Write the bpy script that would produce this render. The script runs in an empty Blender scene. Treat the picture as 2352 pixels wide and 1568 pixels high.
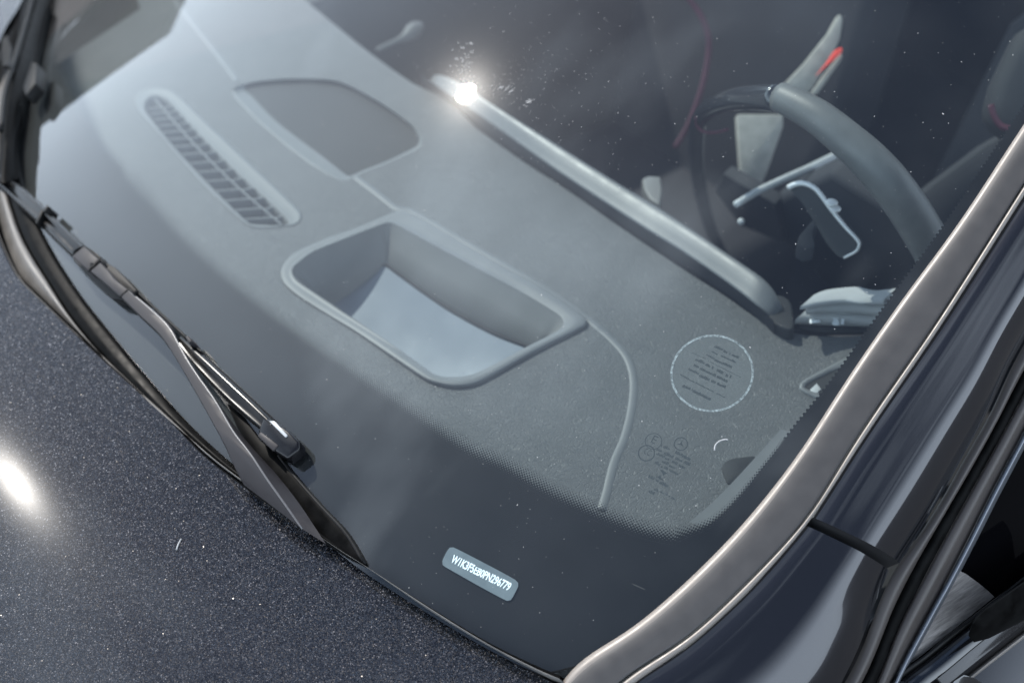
import bpy, bmesh, math, random
from math import radians, sin, cos, pi, sqrt, degrees, asin, atan2
from mathutils import Vector, Matrix
from mathutils.geometry import delaunay_2d_cdt
random.seed(7)
SC = bpy.context.scene
COL = SC.collection

# ------------------------------------------------------------------ camera
F = 3267.0                       # focal length in units of a 2352 px wide frame (50 mm on 36 mm)
PITCH, YAW, DIST = radians(40), radians(39.4), 1.42
fw = Vector((-cos(PITCH)*cos(YAW), cos(PITCH)*sin(YAW), -sin(PITCH)))
rt = fw.cross(Vector((0, 0, 1))).normalized()
up = rt.cross(fw)
CAM = Vector((.35, 0, 1.15)) - fw*DIST
cd = bpy.data.cameras.new("camera"); cam = bpy.data.objects.new("camera", cd); COL.objects.link(cam)
cam.matrix_world = Matrix(((rt.x, up.x, -fw.x, CAM.x), (rt.y, up.y, -fw.y, CAM.y), (rt.z, up.z, -fw.z, CAM.z), (0, 0, 0, 1)))
cd.lens = 50.0; cd.sensor_width = 36.0; cd.clip_start = .05; cd.clip_end = 2000
cd.dof.use_dof = True; cd.dof.focus_distance = 1.36; cd.dof.aperture_fstop = 3.4
SC.camera = cam

# ------------------------------------------------------------------ sky and sun
SUN = Vector((-.668, -.079, .740)).normalized()
w = bpy.data.worlds.new("World"); SC.world = w; w.use_nodes = True
nt = w.node_tree; nt.nodes.clear()
def N(nt, t, **k):
    n = nt.nodes.new(t)
    for a, b in k.items(): setattr(n, a, b)
    return n
L = lambda nt, a, b: nt.links.new(a, b)
sky = N(nt, 'ShaderNodeTexSky', sky_type='NISHITA'); sky.sun_disc = False
sky.sun_elevation = asin(SUN.z); sky.sun_rotation = atan2(SUN.x, SUN.y)
sky.air_density = 1.0; sky.dust_density = .3
tc = N(nt, 'ShaderNodeTexCoord')
# a layer of broken cloud at one height: direction divided by its height above the horizon
sp_ = N(nt, 'ShaderNodeSeparateXYZ'); L(nt, tc.outputs['Generated'], sp_.inputs[0])
zz = N(nt, 'ShaderNodeMath', operation='MAXIMUM'); zz.inputs[1].default_value = 0; L(nt, sp_.outputs[2], zz.inputs[0])
za = N(nt, 'ShaderNodeMath', operation='ADD'); za.inputs[1].default_value = .18; L(nt, zz.outputs[0], za.inputs[0])
dv = N(nt, 'ShaderNodeVectorMath', operation='DIVIDE'); cb = N(nt, 'ShaderNodeCombineXYZ')
for i_ in range(3): L(nt, za.outputs[0], cb.inputs[i_])
L(nt, tc.outputs['Generated'], dv.inputs[0]); L(nt, cb.outputs[0], dv.inputs[1])
no = N(nt, 'ShaderNodeTexNoise'); no.inputs['Scale'].default_value = 3.2; no.inputs['Detail'].default_value = 6; no.inputs['Roughness'].default_value = .5
L(nt, dv.outputs[0], no.inputs['Vector'])
cr = N(nt, 'ShaderNodeValToRGB'); cr.color_ramp.elements[0].position = .50; cr.color_ramp.elements[1].position = .72
L(nt, no.outputs[0], cr.inputs[0])
hz = N(nt, 'ShaderNodeMapRange'); hz.inputs[1].default_value = .79; hz.inputs[2].default_value = .28; hz.inputs[3].default_value = 0; hz.inputs[4].default_value = .95
L(nt, zz.outputs[0], hz.inputs[0])
mm = N(nt, 'ShaderNodeMath', operation='MULTIPLY'); mm.inputs[1].default_value = .5; L(nt, cr.outputs[0], mm.inputs[0])
mxx = N(nt, 'ShaderNodeMath', operation='MAXIMUM'); L(nt, mm.outputs[0], mxx.inputs[0]); L(nt, hz.outputs[0], mxx.inputs[1])
mx = N(nt, 'ShaderNodeMix', data_type='RGBA')
L(nt, mxx.outputs[0], mx.inputs[0]); L(nt, sky.outputs[0], mx.inputs[6]); mx.inputs[7].default_value = (20.5, 23.8, 27.8, 1)
bg = N(nt, 'ShaderNodeBackground'); bg.inputs[1].default_value = .10
L(nt, mx.outputs[2], bg.inputs[0])
wo = N(nt, 'ShaderNodeOutputWorld'); L(nt, bg.outputs[0], wo.inputs[0])
sl = bpy.data.lights.new("sun", 'SUN'); sl.energy = 4.0; sl.angle = radians(.5); sl.color = (1, .955, .89)
so = bpy.data.objects.new("sun", sl); COL.objects.link(so)
so.rotation_euler = SUN.to_track_quat('Z', 'Y').to_euler()
SC.view_settings.view_transform = 'Standard'; SC.view_settings.look = 'None'; SC.view_settings.exposure = .35
SC.render.engine = 'CYCLES'; SC.cycles.max_bounces = 10; SC.cycles.transparent_max_bounces = 24
SC.cycles.use_denoising = True

# ------------------------------------------------------------------ helpers
def ray(px, py):
    return (fw + rt*((px-1176)/F) - up*((py-784)/F)).normalized()
AL = radians(27)
ES = Vector((0, cos(AL), sin(AL))); NG = Vector((0, -sin(AL), cos(AL)))
K2, K4, KS, XL = .10, .20, .05, .70
def hx(x):
    a = abs(x)
    if a <= XL: return -K2*a*a - K4*a**4
    return -K2*XL*XL - K4*XL**4 - (2*K2*XL + 4*K4*XL**3)*(a-XL)
def dhx(x):
    a = min(abs(x), XL); d = -(2*K2*a + 4*K4*a**3)
    return d if x >= 0 else -d
def hG(x, s): return hx(x) - KS*s*s
P0 = Vector((0, 0, 1.15)) - NG*hG(.35, 0)
def Gs(x, s, off=0):
    return P0 + Vector((1, 0, 0))*x + ES*s + NG*(hG(x, s)+off)
def nG(P):
    s = (P-P0).dot(ES)
    return (NG - Vector((1, 0, 0))*dhx(P.x) + ES*2*KS*s).normalized()
def xs(P): return (P.x, (P-P0).dot(ES))
def solve(f, d, t0=.8, t1=3.2):
    # first sign change of f along the ray, then bisection
    n = 48; a = t0; fa = f(CAM+d*a)
    for i in range(1, n+1):
        b = t0+(t1-t0)*i/n; fb = f(CAM+d*b)
        if fa > 0 >= fb:
            for _ in range(30):
                m = (a+b)/2
                if f(CAM+d*m) > 0: a = m
                else: b = m
            return CAM+d*a
        a, fa = b, fb
    return CAM+d*t1
def G(px, py, off=0):
    def f(P):
        q = P-P0; return q.dot(NG)-hG(P.x, q.dot(ES))-off
    return solve(f, ray(px, py))
def zD(x, y): return .985 + .07*(y+.28) - .06*x*x
def D(px, py, off=0):
    return solve(lambda P: P.z-zD(P.x, P.y)-off, ray(px, py))
def Z(px, py, z):
    d = ray(px, py); return CAM + d*((z-CAM.z)/d.z)
def PL(px, py, p, n):
    d = ray(px, py); return CAM + d*((p-CAM).dot(n)/d.dot(n))
def project(P):
    v = P-CAM; k = v.dot(fw); return (1176+F*v.dot(rt)/k, 784-F*v.dot(up)/k)

def cat(pts, n, closed=False):
    """resample a polyline of tuples/Vectors through a Catmull-Rom spline at even spacing"""
    P = [Vector(p) for p in pts]; m = len(P); out = []
    segs = m if closed else m-1
    for i in range(segs):
        if closed: a, b, c, d = P[(i-1) % m], P[i], P[(i+1) % m], P[(i+2) % m]
        else: a, b, c, d = P[max(i-1, 0)], P[i], P[i+1], P[min(i+2, m-1)]
        # centripetal-like limit: damp tangents on very uneven spacing
        l = (c-b).length; t1 = (c-a)*.5; t2 = (d-b)*.5
        if t1.length > l: t1 = t1*(l/t1.length)
        if t2.length > l: t2 = t2*(l/t2.length)
        for j in range(16):
            t = j/16; h = t*t
            out.append(b*(2*t*h-3*h+1) + t1*(t*h-2*h+t) + c*(-2*t*h+3*h) + t2*(t*h-h))
    out.append(P[0].copy() if closed else P[-1].copy())
    return even(out, n, closed)
def even(out, n, closed=False):
    out = [Vector(p) for p in out]
    Ls = [0]
    for i in range(1, len(out)): Ls.append(Ls[-1]+(out[i]-out[i-1]).length)
    tot = Ls[-1]; res = []; k = 0
    for i in range(n):
        s = tot*i/(n if closed else n-1)
        while k < len(Ls)-2 and Ls[k+1] < s: k += 1
        u = (s-Ls[k])/max(Ls[k+1]-Ls[k], 1e-9)
        res.append(out[k].lerp(out[k+1], min(max(u, 0), 1)))
    return res

def link(name, me, mat, parent, label=None, kind=None, smooth=True):
    o = bpy.data.objects.new(name, me); COL.objects.link(o)
    if mat is not None and len(me.materials) == 0:
        for m in (mat if isinstance(mat, (list, tuple)) else [mat]): me.materials.append(m)
    if parent: o.parent = parent
    if label: o['label'] = label
    if kind: o['kind'] = kind
    if smooth:
        for p in me.polygons: p.use_smooth = True
    return o
def mesh(name, v, f, mat, parent=None, smooth=True, recalc=False, **k):
    me = bpy.data.meshes.new(name); me.from_pydata([tuple(p) for p in v], [], f); me.update()
    if recalc:
        bm = bmesh.new(); bm.from_mesh(me); bmesh.ops.recalc_face_normals(bm, faces=bm.faces); bm.to_mesh(me); bm.free()
    return link(name, me, mat, parent, smooth=smooth, **k)
def loft(name, rows, mat, parent=None, closed=False, ring=False, uvs=None, smooth=True, flip=False, **k):
    """rows: list of equally long lists of points; ring closes around the rows' own points, closed closes row to row"""
    n = len(rows[0]); v = [p for r in rows for p in r]; f = []
    R = len(rows)
    for i in range(R if closed else R-1):
        for j in range(n if ring else n-1):
            a, b = i*n+j, i*n+(j+1) % n; i2 = (i+1) % R
            c, d = i2*n+(j+1) % n, i2*n+j
            f.append((a, d, c, b) if flip else (a, b, c, d))
    o = mesh(name, v, f, mat, parent, smooth=smooth, **k)
    if uvs:
        for un, fn in uvs.items():
            lay = o.data.uv_layers.new(name=un)
            for lp in o.data.loops: lay.data[lp.index].uv = fn(lp.vertex_index // n, lp.vertex_index % n)
    return o
def prism(name, top, down, mat, parent=None, bevel=.0, seg=2, **k):
    """closed solid: polygon `top` (3D) pushed by vector or per-point function `down`"""
    n = len(top)
    bot = [p + (down(p) if callable(down) else down) for p in top]
    me = bpy.data.meshes.new(name); bm = bmesh.new()
    tv = [bm.verts.new(p) for p in top]; bv = [bm.verts.new(p) for p in bot]
    ft = bm.faces.new(tv); fb = bm.faces.new(list(reversed(bv)))
    for i in range(n): bm.faces.new((tv[i], bv[i], bv[(i+1) % n], tv[(i+1) % n]))
    bmesh.ops.recalc_face_normals(bm, faces=bm.faces)
    if bevel > 0:
        es = [e for e in bm.edges if (e.verts[0] in tv and e.verts[1] in tv) or
              (len(e.link_faces) == 2 and e.calc_face_angle(0) > .6)]
        bmesh.ops.bevel(bm, geom=es, offset=bevel, segments=seg, profile=.5, affect='EDGES', clamp_overlap=True)
    bm.to_mesh(me); bm.free()
    o = link(name, me, mat, parent, smooth=False, **k)
    for p in me.polygons: p.use_smooth = True
    try: me.set_sharp_from_angle(angle=radians(35))
    except Exception: pass
    return o
def px_prism(name, pxs, surf, off, depth, mat, parent=None, n=0, **k):
    if n: pxs = [tuple(p) for p in cat(pxs, n, True)]
    top = [surf(x, y, off) for x, y in pxs]
    if surf is G: dn = lambda p: nG(p)*-depth
    else: dn = Vector((0, 0, -depth))
    return prism(name, top, dn, mat, parent, **k)
def tube(name, pts, rad, mat, parent=None, seg=12, flat=1.0, upv=None, cap=True, **k):
    """swept tube, rad a number or per-point list; flat squashes along the side vector"""
    pts = [Vector(p) for p in pts]; n = len(pts); rows = []
    for i, p in enumerate(pts):
        t = (pts[min(i+1, n-1)]-pts[max(i-1, 0)]).normalized()
        u = (upv or Vector((0, 0, 1))); s = t.cross(u)
        if s.length < 1e-4: s = t.cross(Vector((1, 0, 0)))
        s.normalize(); u = s.cross(t)
        r = rad[i] if isinstance(rad, (list, tuple)) else rad
        rows.append([p + s*(cos(2*pi*j/seg)*r*flat) + u*(sin(2*pi*j/seg)*r) for j in range(seg)])
    v = [q for r in rows for q in r]; f = []
    for i in range(n-1):
        for j in range(seg):
            f.append((i*seg+j, i*seg+(j+1) % seg, (i+1)*seg+(j+1) % seg, (i+1)*seg+j))
    if cap:
        f.append(tuple(reversed(range(seg)))); f.append(tuple((n-1)*seg+j for j in range(seg)))
    return mesh(name, v, f, mat, parent, recalc=True, **k)
def sheet(name, outline, holes, fn, step, mat, parent=None, inside=None, biggest=False, **k):
    """triangulated sheet of a 2D outline with holes, lifted by fn(x, y) -> point"""
    vs, es = [], []
    def loop(pts):
        b = len(vs); m = len(pts); vs.extend([Vector((p[0], p[1])) for p in pts])
        for i in range(m): es.append((b+i, b+(i+1) % m))
    loop(outline)
    for h in holes: loop(h)
    def inp(p, poly):
        c = False; m = len(poly); x, y = p
        for i in range(m):
            x1, y1 = poly[i][0], poly[i][1]; x2, y2 = poly[i-1][0], poly[i-1][1]
            if (y1 > y) != (y2 > y) and x < (x2-x1)*(y-y1)/(y2-y1)+x1: c = not c
        return c
    X = [p[0] for p in outline]; Y = [p[1] for p in outline]
    rim = [(p[0], p[1]) for l in [outline]+list(holes) for p in l]
    cell = {}
    for p in rim: cell.setdefault((int(p[0]//step), int(p[1]//step)), []).append(p)
    i = 0; y = min(Y)
    while y < max(Y):
        x = min(X) + (step/2 if i % 2 else 0)
        while x < max(X):
            ok = inp((x, y), outline) and not any(inp((x, y), h) for h in holes)
            if ok:
                cx, cy = int(x//step), int(y//step)
                for a in (-1, 0, 1):
                    for b in (-1, 0, 1):
                        for q in cell.get((cx+a, cy+b), ()):
                            if (q[0]-x)**2+(q[1]-y)**2 < (step*.45)**2: ok = False
            if ok: vs.append(Vector((x, y)))
            x += step
        y += step*.87; i += 1
    r = delaunay_2d_cdt(vs, es, [], 0, 1e-7)
    V, Fc = r[0], r[2]; keep = []
    for f in Fc:
        c = (sum(V[i].x for i in f)/len(f), sum(V[i].y for i in f)/len(f))
        if inp(c, outline) and not any(inp(c, h) for h in holes) and (inside is None or inside(c)): keep.append(tuple(f))
    if biggest:                          # keep only the largest connected piece
        par = list(range(len(V)))
        def root(i):
            while par[i] != i: par[i] = par[par[i]]; i = par[i]
            return i
        for f in keep:
            for q in f[1:]: par[root(q)] = root(f[0])
        cnt = {}
        for f in keep: cnt[root(f[0])] = cnt.get(root(f[0]), 0)+1
        top = max(cnt, key=cnt.get); keep = [f for f in keep if root(f[0]) == top]
    used = sorted({i for f in keep for i in f}); mp_ = {i: j for j, i in enumerate(used)}
    V = [V[i] for i in used]; keep = [tuple(mp_[i] for i in f) for f in keep]
    return mesh(name, [fn(p.x, p.y) for p in V], keep, mat, parent, **k)

# ------------------------------------------------------------------ materials
def mat(name): 
    m = bpy.data.materials.new(name); m.use_nodes = True; m.node_tree.nodes.clear(); return m, m.node_tree
def out(nt, s, disp=None):
    o = N(nt, 'ShaderNodeOutputMaterial'); L(nt, s, o.inputs[0])
def pbr(name, col, rough=.5, metal=0, coat=0, coat_rough=.03, spec=.5, var=.0, var_scale=30, bump=0, bump_scale=200, bump_dist=.001, tex='noise', rvar=0, sheen=0, stretch=None):
    m, nt = mat(name)
    b = N(nt, 'ShaderNodeBsdfPrincipled')
    b.inputs['Base Color'].default_value = (*col, 1); b.inputs['Roughness'].default_value = rough; b.inputs['Metallic'].default_value = metal
    b.inputs['Coat Weight'].default_value = coat; b.inputs['Coat Roughness'].default_value = coat_rough
    b.inputs['Specular IOR Level'].default_value = spec; b.inputs['Sheen Weight'].default_value = sheen
    tcn = N(nt, 'ShaderNodeTexCoord'); vec = tcn.outputs['Object']
    if stretch:
        mpn = N(nt, 'ShaderNodeMapping'); mpn.inputs['Scale'].default_value = stretch[0]; mpn.inputs['Rotation'].default_value = stretch[1]
        L(nt, vec, mpn.inputs[0]); vec = mpn.outputs[0]
    if var or rvar:
        n = N(nt, 'ShaderNodeTexNoise'); n.inputs['Scale'].default_value = var_scale; n.inputs['Detail'].default_value = 5
        L(nt, vec, n.inputs['Vector'])
        if var:
            mr = N(nt, 'ShaderNodeMapRange'); mr.inputs[1].default_value = .3; mr.inputs[2].default_value = .7
            mr.inputs[3].default_value = 1-var; mr.inputs[4].default_value = 1+var
            L(nt, n.outputs[0], mr.inputs[0])
            mu = N(nt, 'ShaderNodeVectorMath', operation='SCALE'); mu.inputs[0].default_value = col; L(nt, mr.outputs[0], mu.inputs['Scale'])
            L(nt, mu.outputs[0], b.inputs['Base Color'])
        if rvar:
            m2 = N(nt, 'ShaderNodeMapRange'); m2.inputs[1].default_value = .3; m2.inputs[2].default_value = .7
            m2.inputs[3].default_value = max(rough-rvar, .01); m2.inputs[4].default_value = rough+rvar
            L(nt, n.outputs[0], m2.inputs[0]); L(nt, m2.outputs[0], b.inputs['Roughness'])
    if bump:
        if tex == 'noise':
            t = N(nt, 'ShaderNodeTexNoise'); t.inputs['Scale'].default_value = bump_scale; t.inputs['Detail'].default_value = 4; o_ = t.outputs[0]
        else:
            t = N(nt, 'ShaderNodeTexVoronoi', feature='DISTANCE_TO_EDGE'); t.inputs['Scale'].default_value = bump_scale; o_ = t.outputs[0]
        L(nt, vec, t.inputs['Vector'])
        bp = N(nt, 'ShaderNodeBump'); bp.inputs['Strength'].default_value = bump; bp.inputs['Distance'].default_value = bump_dist
        L(nt, o_, bp.inputs['Height']); L(nt, bp.outputs[0], b.inputs['Normal'])
    out(nt, b.outputs[0]); return m

def glass_mat():
    m, nt = mat('laminated_glass')
    fr = N(nt, 'ShaderNodeFresnel'); fr.inputs[0].default_value = 1.52
    tr = N(nt, 'ShaderNodeBsdfTransparent'); tr.inputs[0].default_value = (.84, .90, .90, 1)
    g1 = N(nt, 'ShaderNodeBsdfGlossy', distribution='BECKMANN'); g1.inputs['Roughness'].default_value = .011
    g2 = N(nt, 'ShaderNodeBsdfGlossy'); g2.inputs['Roughness'].default_value = .13
    gm = N(nt, 'ShaderNodeMixShader'); gm.inputs[0].default_value = .006
    L(nt, g1.outputs[0], gm.inputs[1]); L(nt, g2.outputs[0], gm.inputs[2])
    # two glass surfaces reflect: R = 2F/(1+F)
    a = N(nt, 'ShaderNodeMath', operation='MULTIPLY'); a.inputs[1].default_value = 2; L(nt, fr.outputs[0], a.inputs[0])
    b = N(nt, 'ShaderNodeMath', operation='ADD'); b.inputs[1].default_value = 1; L(nt, fr.outputs[0], b.inputs[0])
    c = N(nt, 'ShaderNodeMath', operation='DIVIDE'); L(nt, a.outputs[0], c.inputs[0]); L(nt, b.outputs[0], c.inputs[1])
    ge = N(nt, 'ShaderNodeNewGeometry')
    inv = N(nt, 'ShaderNodeMath', operation='SUBTRACT'); inv.inputs[0].default_value = 1; L(nt, ge.outputs['Backfacing'], inv.inputs[1])
    d = N(nt, 'ShaderNodeMath', operation='MULTIPLY'); L(nt, c.outputs[0], d.inputs[0]); L(nt, inv.outputs[0], d.inputs[1])
    mx = N(nt, 'ShaderNodeMixShader'); L(nt, d.outputs[0], mx.inputs[0]); L(nt, tr.outputs[0], mx.inputs[1]); L(nt, gm.outputs[0], mx.inputs[2])
    # film of dust on the outside
    df = N(nt, 'ShaderNodeBsdfDiffuse'); df.inputs[0].default_value = (.55, .57, .58, 1)
    tcn = N(nt, 'ShaderNodeTexCoord'); n = N(nt, 'ShaderNodeTexNoise'); n.inputs['Scale'].default_value = 7; n.inputs['Detail'].default_value = 6
    L(nt, tcn.outputs['Object'], n.inputs['Vector'])
    mr = N(nt, 'ShaderNodeMapRange'); mr.inputs[1].default_value = .3; mr.inputs[2].default_value = .7; mr.inputs[3].default_value = .006; mr.inputs[4].default_value = .02
    L(nt, n.outputs[0], mr.inputs[0])
    m2 = N(nt, 'ShaderNodeMixShader'); L(nt, mr.outputs[0], m2.inputs[0]); L(nt, mx.outputs[0], m2.inputs[1]); L(nt, df.outputs[0], m2.inputs[2])
    out(nt, m2.outputs[0]); return m
def frit_dots():
    m, nt = mat('frit_dots')
    uv = N(nt, 'ShaderNodeUVMap', uv_map='dots'); uf = N(nt, 'ShaderNodeUVMap', uv_map='fade')
    mp = N(nt, 'ShaderNodeMapping'); mp.inputs['Rotation'].default_value = (0, 0, radians(45)); mp.inputs['Scale'].default_value = (420, 420, 1)
    L(nt, uv.outputs[0], mp.inputs[0])
    fr = N(nt, 'ShaderNodeVectorMath', operation='FRACTION'); L(nt, mp.outputs[0], fr.inputs[0])
    sb = N(nt, 'ShaderNodeVectorMath', operation='SUBTRACT'); sb.inputs[1].default_value = (.5, .5, 0); L(nt, fr.outputs[0], sb.inputs[0])
    sx = N(nt, 'ShaderNodeSeparateXYZ'); L(nt, sb.outputs[0], sx.inputs[0])
    cx = N(nt, 'ShaderNodeCombineXYZ'); L(nt, sx.outputs[0], cx.inputs[0]); L(nt, sx.outputs[1], cx.inputs[1])
    ln = N(nt, 'ShaderNodeVectorMath', operation='LENGTH'); L(nt, cx.outputs[0], ln.inputs[0])
    sf = N(nt, 'ShaderNodeSeparateXYZ'); L(nt, uf.outputs[0], sf.inputs[0])
    rr = N(nt, 'ShaderNodeMath', operation='MULTIPLY_ADD'); rr.inputs[1].default_value = -.62; rr.inputs[2].default_value = .72; L(nt, sf.outputs[0], rr.inputs[0])
    lt = N(nt, 'ShaderNodeMath', operation='LESS_THAN'); L(nt, ln.outputs['Value'], lt.inputs[0]); L(nt, rr.outputs[0], lt.inputs[1])
    tr = N(nt, 'ShaderNodeBsdfTransparent'); b = N(nt, 'ShaderNodeBsdfPrincipled'); b.inputs['Base Color'].default_value = (.006, .006, .007, 1); b.inputs['Roughness'].default_value = .6; b.inputs['Specular IOR Level'].default_value = .15
    mx = N(nt, 'ShaderNodeMixShader'); L(nt, lt.outputs[0], mx.inputs[0]); L(nt, tr.outputs[0], mx.inputs[1]); L(nt, b.outputs[0], mx.inputs[2])
    out(nt, mx.outputs[0]); return m
def flake_paint():
    m, nt = mat('metallic_black_paint')
    tcn = N(nt, 'ShaderNodeTexCoord')
    v1 = N(nt, 'ShaderNodeTexVoronoi'); v1.inputs['Scale'].default_value = 1150; L(nt, tcn.outputs['Object'], v1.inputs['Vector'])
    v2 = N(nt, 'ShaderNodeTexVoronoi'); v2.inputs['Scale'].default_value = 950; L(nt, tcn.outputs['Object'], v2.inputs['Vector'])
    geo = N(nt, 'ShaderNodeNewGeometry')
    def tilt(v, k):
        s = N(nt, 'ShaderNodeVectorMath', operation='SUBTRACT'); s.inputs[1].default_value = (.5, .5, .5); L(nt, v.outputs['Color'], s.inputs[0])
        c = N(nt, 'ShaderNodeVectorMath', operation='SCALE'); c.inputs['Scale'].default_value = k; L(nt, s.outputs[0], c.inputs[0])
        a = N(nt, 'ShaderNodeVectorMath', operation='ADD'); L(nt, c.outputs[0], a.inputs[0]); L(nt, geo.outputs['Normal'], a.inputs[1])
        n = N(nt, 'ShaderNodeVectorMath', operation='NORMALIZE'); L(nt, a.outputs[0], n.inputs[0]); return n.outputs[0]
    fl = N(nt, 'ShaderNodeBsdfGlossy'); fl.inputs['Roughness'].default_value = .38; L(nt, tilt(v1, 1.5), fl.inputs['Normal'])
    sx = N(nt, 'ShaderNodeSeparateXYZ'); L(nt, v1.outputs['Color'], sx.inputs[0])
    ramp = N(nt, 'ShaderNodeValToRGB'); e = ramp.color_ramp.elements
    e[0].position = 0; e[0].color = (.010, .011, .016, 1); e[1].position = 1; e[1].color = (.19, .145, .11, 1)
    x = e.new(.45); x.color = (.028, .029, .034, 1); x = e.new(.75); x.color = (.090, .100, .118, 1)
    L(nt, sx.outputs[0], ramp.inputs[0]); L(nt, ramp.outputs[0], fl.inputs[0])
    sp = N(nt, 'ShaderNodeBsdfGlossy'); sp.inputs['Roughness'].default_value = .2; L(nt, tilt(v2, 1.1), sp.inputs['Normal']); sp.inputs[0].default_value = (.022, .021, .020, 1)
    s2 = N(nt, 'ShaderNodeSeparateXYZ'); L(nt, v2.outputs['Color'], s2.inputs[0])
    gt = N(nt, 'ShaderNodeMath', operation='GREATER_THAN'); gt.inputs[1].default_value = .985; L(nt, s2.outputs[2], gt.inputs[0])
    mixf = N(nt, 'ShaderNodeMixShader'); L(nt, gt.outputs[0], mixf.inputs[0]); L(nt, fl.outputs[0], mixf.inputs[1]); L(nt, sp.outputs[0], mixf.inputs[2])
    df = N(nt, 'ShaderNodeBsdfDiffuse'); df.inputs[0].default_value = (.008, .009, .012, 1)
    ad = N(nt, 'ShaderNodeMixShader'); ad.inputs[0].default_value = .55; L(nt, df.outputs[0], ad.inputs[1]); L(nt, mixf.outputs[0], ad.inputs[2])
    ctA = N(nt, 'ShaderNodeBsdfGlossy', distribution='BECKMANN'); ctA.inputs['Roughness'].default_value = .016
    ctB = N(nt, 'ShaderNodeBsdfGlossy'); ctB.inputs['Roughness'].default_value = .14
    ct = N(nt, 'ShaderNodeMixShader'); ct.inputs[0].default_value = .03; L(nt, ctA.outputs[0], ct.inputs[1]); L(nt, ctB.outputs[0], ct.inputs[2])
    fr = N(nt, 'ShaderNodeFresnel'); fr.inputs[0].default_value = 1.5
    mx = N(nt, 'ShaderNodeMixShader'); L(nt, fr.outputs[0], mx.inputs[0]); L(nt, ad.outputs[0], mx.inputs[1]); L(nt, ct.outputs[0], mx.inputs[2])
    out(nt, mx.outputs[0]); return m
def grain_plastic(name, col, scale=260, strength=.35, rough=.55, dist=.0012):
    """moulded leather grain: short wrinkles, stretched along one axis"""
    m, nt = mat(name)
    tcn = N(nt, 'ShaderNodeTexCoord')
    wn = N(nt, 'ShaderNodeTexNoise'); wn.inputs['Scale'].default_value = 45; L(nt, tcn.outputs['Object'], wn.inputs['Vector'])
    ms = N(nt, 'ShaderNodeVectorMath', operation='SCALE'); ms.inputs['Scale'].default_value = .018; L(nt, wn.outputs['Color'], ms.inputs[0])
    ad = N(nt, 'ShaderNodeVectorMath', operation='ADD'); L(nt, tcn.outputs['Object'], ad.inputs[0]); L(nt, ms.outputs[0], ad.inputs[1])
    mp = N(nt, 'ShaderNodeMapping'); mp.inputs['Scale'].default_value = (1.5, .8, 1); L(nt, ad.outputs[0], mp.inputs[0])
    t = N(nt, 'ShaderNodeTexVoronoi', feature='DISTANCE_TO_EDGE'); t.inputs['Scale'].default_value = scale; L(nt, mp.outputs[0], t.inputs['Vector'])
    t2 = N(nt, 'ShaderNodeTexNoise'); t2.inputs['Scale'].default_value = 900; t2.inputs['Detail'].default_value = 3; L(nt, tcn.outputs['Object'], t2.inputs['Vector'])
    mr = N(nt, 'ShaderNodeMapRange'); mr.inputs[1].default_value = 0; mr.inputs[2].default_value = .12; L(nt, t.outputs[0], mr.inputs[0])
    sm = N(nt, 'ShaderNodeMath', operation='MULTIPLY_ADD'); sm.inputs[1].default_value = .4; L(nt, t2.outputs[0], sm.inputs[0]); L(nt, mr.outputs[0], sm.inputs[2])
    bp = N(nt, 'ShaderNodeBump'); bp.inputs['Strength'].default_value = strength; bp.inputs['Distance'].default_value = dist; L(nt, sm.outputs[0], bp.inputs['Height'])
    b = N(nt, 'ShaderNodeBsdfPrincipled'); b.inputs['Roughness'].default_value = rough; L(nt, bp.outputs[0], b.inputs['Normal'])
    vn = N(nt, 'ShaderNodeTexNoise'); vn.inputs['Scale'].default_value = 12; vn.inputs['Detail'].default_value = 5; L(nt, tcn.outputs['Object'], vn.inputs['Vector'])
    m3 = N(nt, 'ShaderNodeMapRange'); m3.inputs[1].default_value = .3; m3.inputs[2].default_value = .7; m3.inputs[3].default_value = .93; m3.inputs[4].default_value = 1.08; L(nt, vn.outputs[0], m3.inputs[0])
    mu = N(nt, 'ShaderNodeVectorMath', operation='SCALE'); mu.inputs[0].default_value = col; L(nt, m3.outputs[0], mu.inputs['Scale']); L(nt, mu.outputs[0], b.inputs['Base Color'])
    out(nt, b.outputs[0]); return m

M_glass = glass_mat()
M_frit = pbr('black_ceramic', (.006, .006, .007), .6, spec=.15, var=.2, var_scale=20)
M_fdot = frit_dots()
M_hood = flake_paint()
M_paint = pbr('gloss_black_paint', (.021, .021, .025), .14, metal=.6, coat=1, coat_rough=.012, var=.06, var_scale=600)
M_paint2 = pbr('gloss_black_trim', (.006, .006, .007), .12, coat=1, coat_rough=.02)
M_satin = pbr('satin_pillar_trim', (.050, .047, .046), .46, metal=.05, var=.06, var_scale=60, rvar=.05)
M_cream = pbr('trim_highlight_tone', (.20, .177, .157), .4, metal=.1, rvar=.08, var_scale=120)
M_rub = pbr('black_rubber', (.006, .006, .006), .5, spec=.2, var=.3, var_scale=40, bump=.2, bump_scale=300, bump_dist=.0005)
M_rubg = pbr('gloss_rubber', (.007, .007, .007), .22, spec=.3, var=.2, var_scale=30, rvar=.08)
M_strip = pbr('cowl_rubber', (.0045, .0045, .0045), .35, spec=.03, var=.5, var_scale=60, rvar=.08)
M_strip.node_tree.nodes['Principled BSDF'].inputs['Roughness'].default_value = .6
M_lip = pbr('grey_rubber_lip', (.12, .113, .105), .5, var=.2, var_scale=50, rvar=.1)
M_taupe = pbr('satin_taupe_frame', (.06, .052, .048), .4, metal=.2, var=.06, rvar=.04)
M_sstrip = pbr('satin_silver_strip', (.17, .18, .20), .3, metal=.6, rvar=.04)
M_arm = pbr('wiper_satin_black', (.026, .024, .026), .5, spec=.25, var=.06, var_scale=90, bump=.08, bump_scale=900, bump_dist=.0003, rvar=.05)
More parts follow.
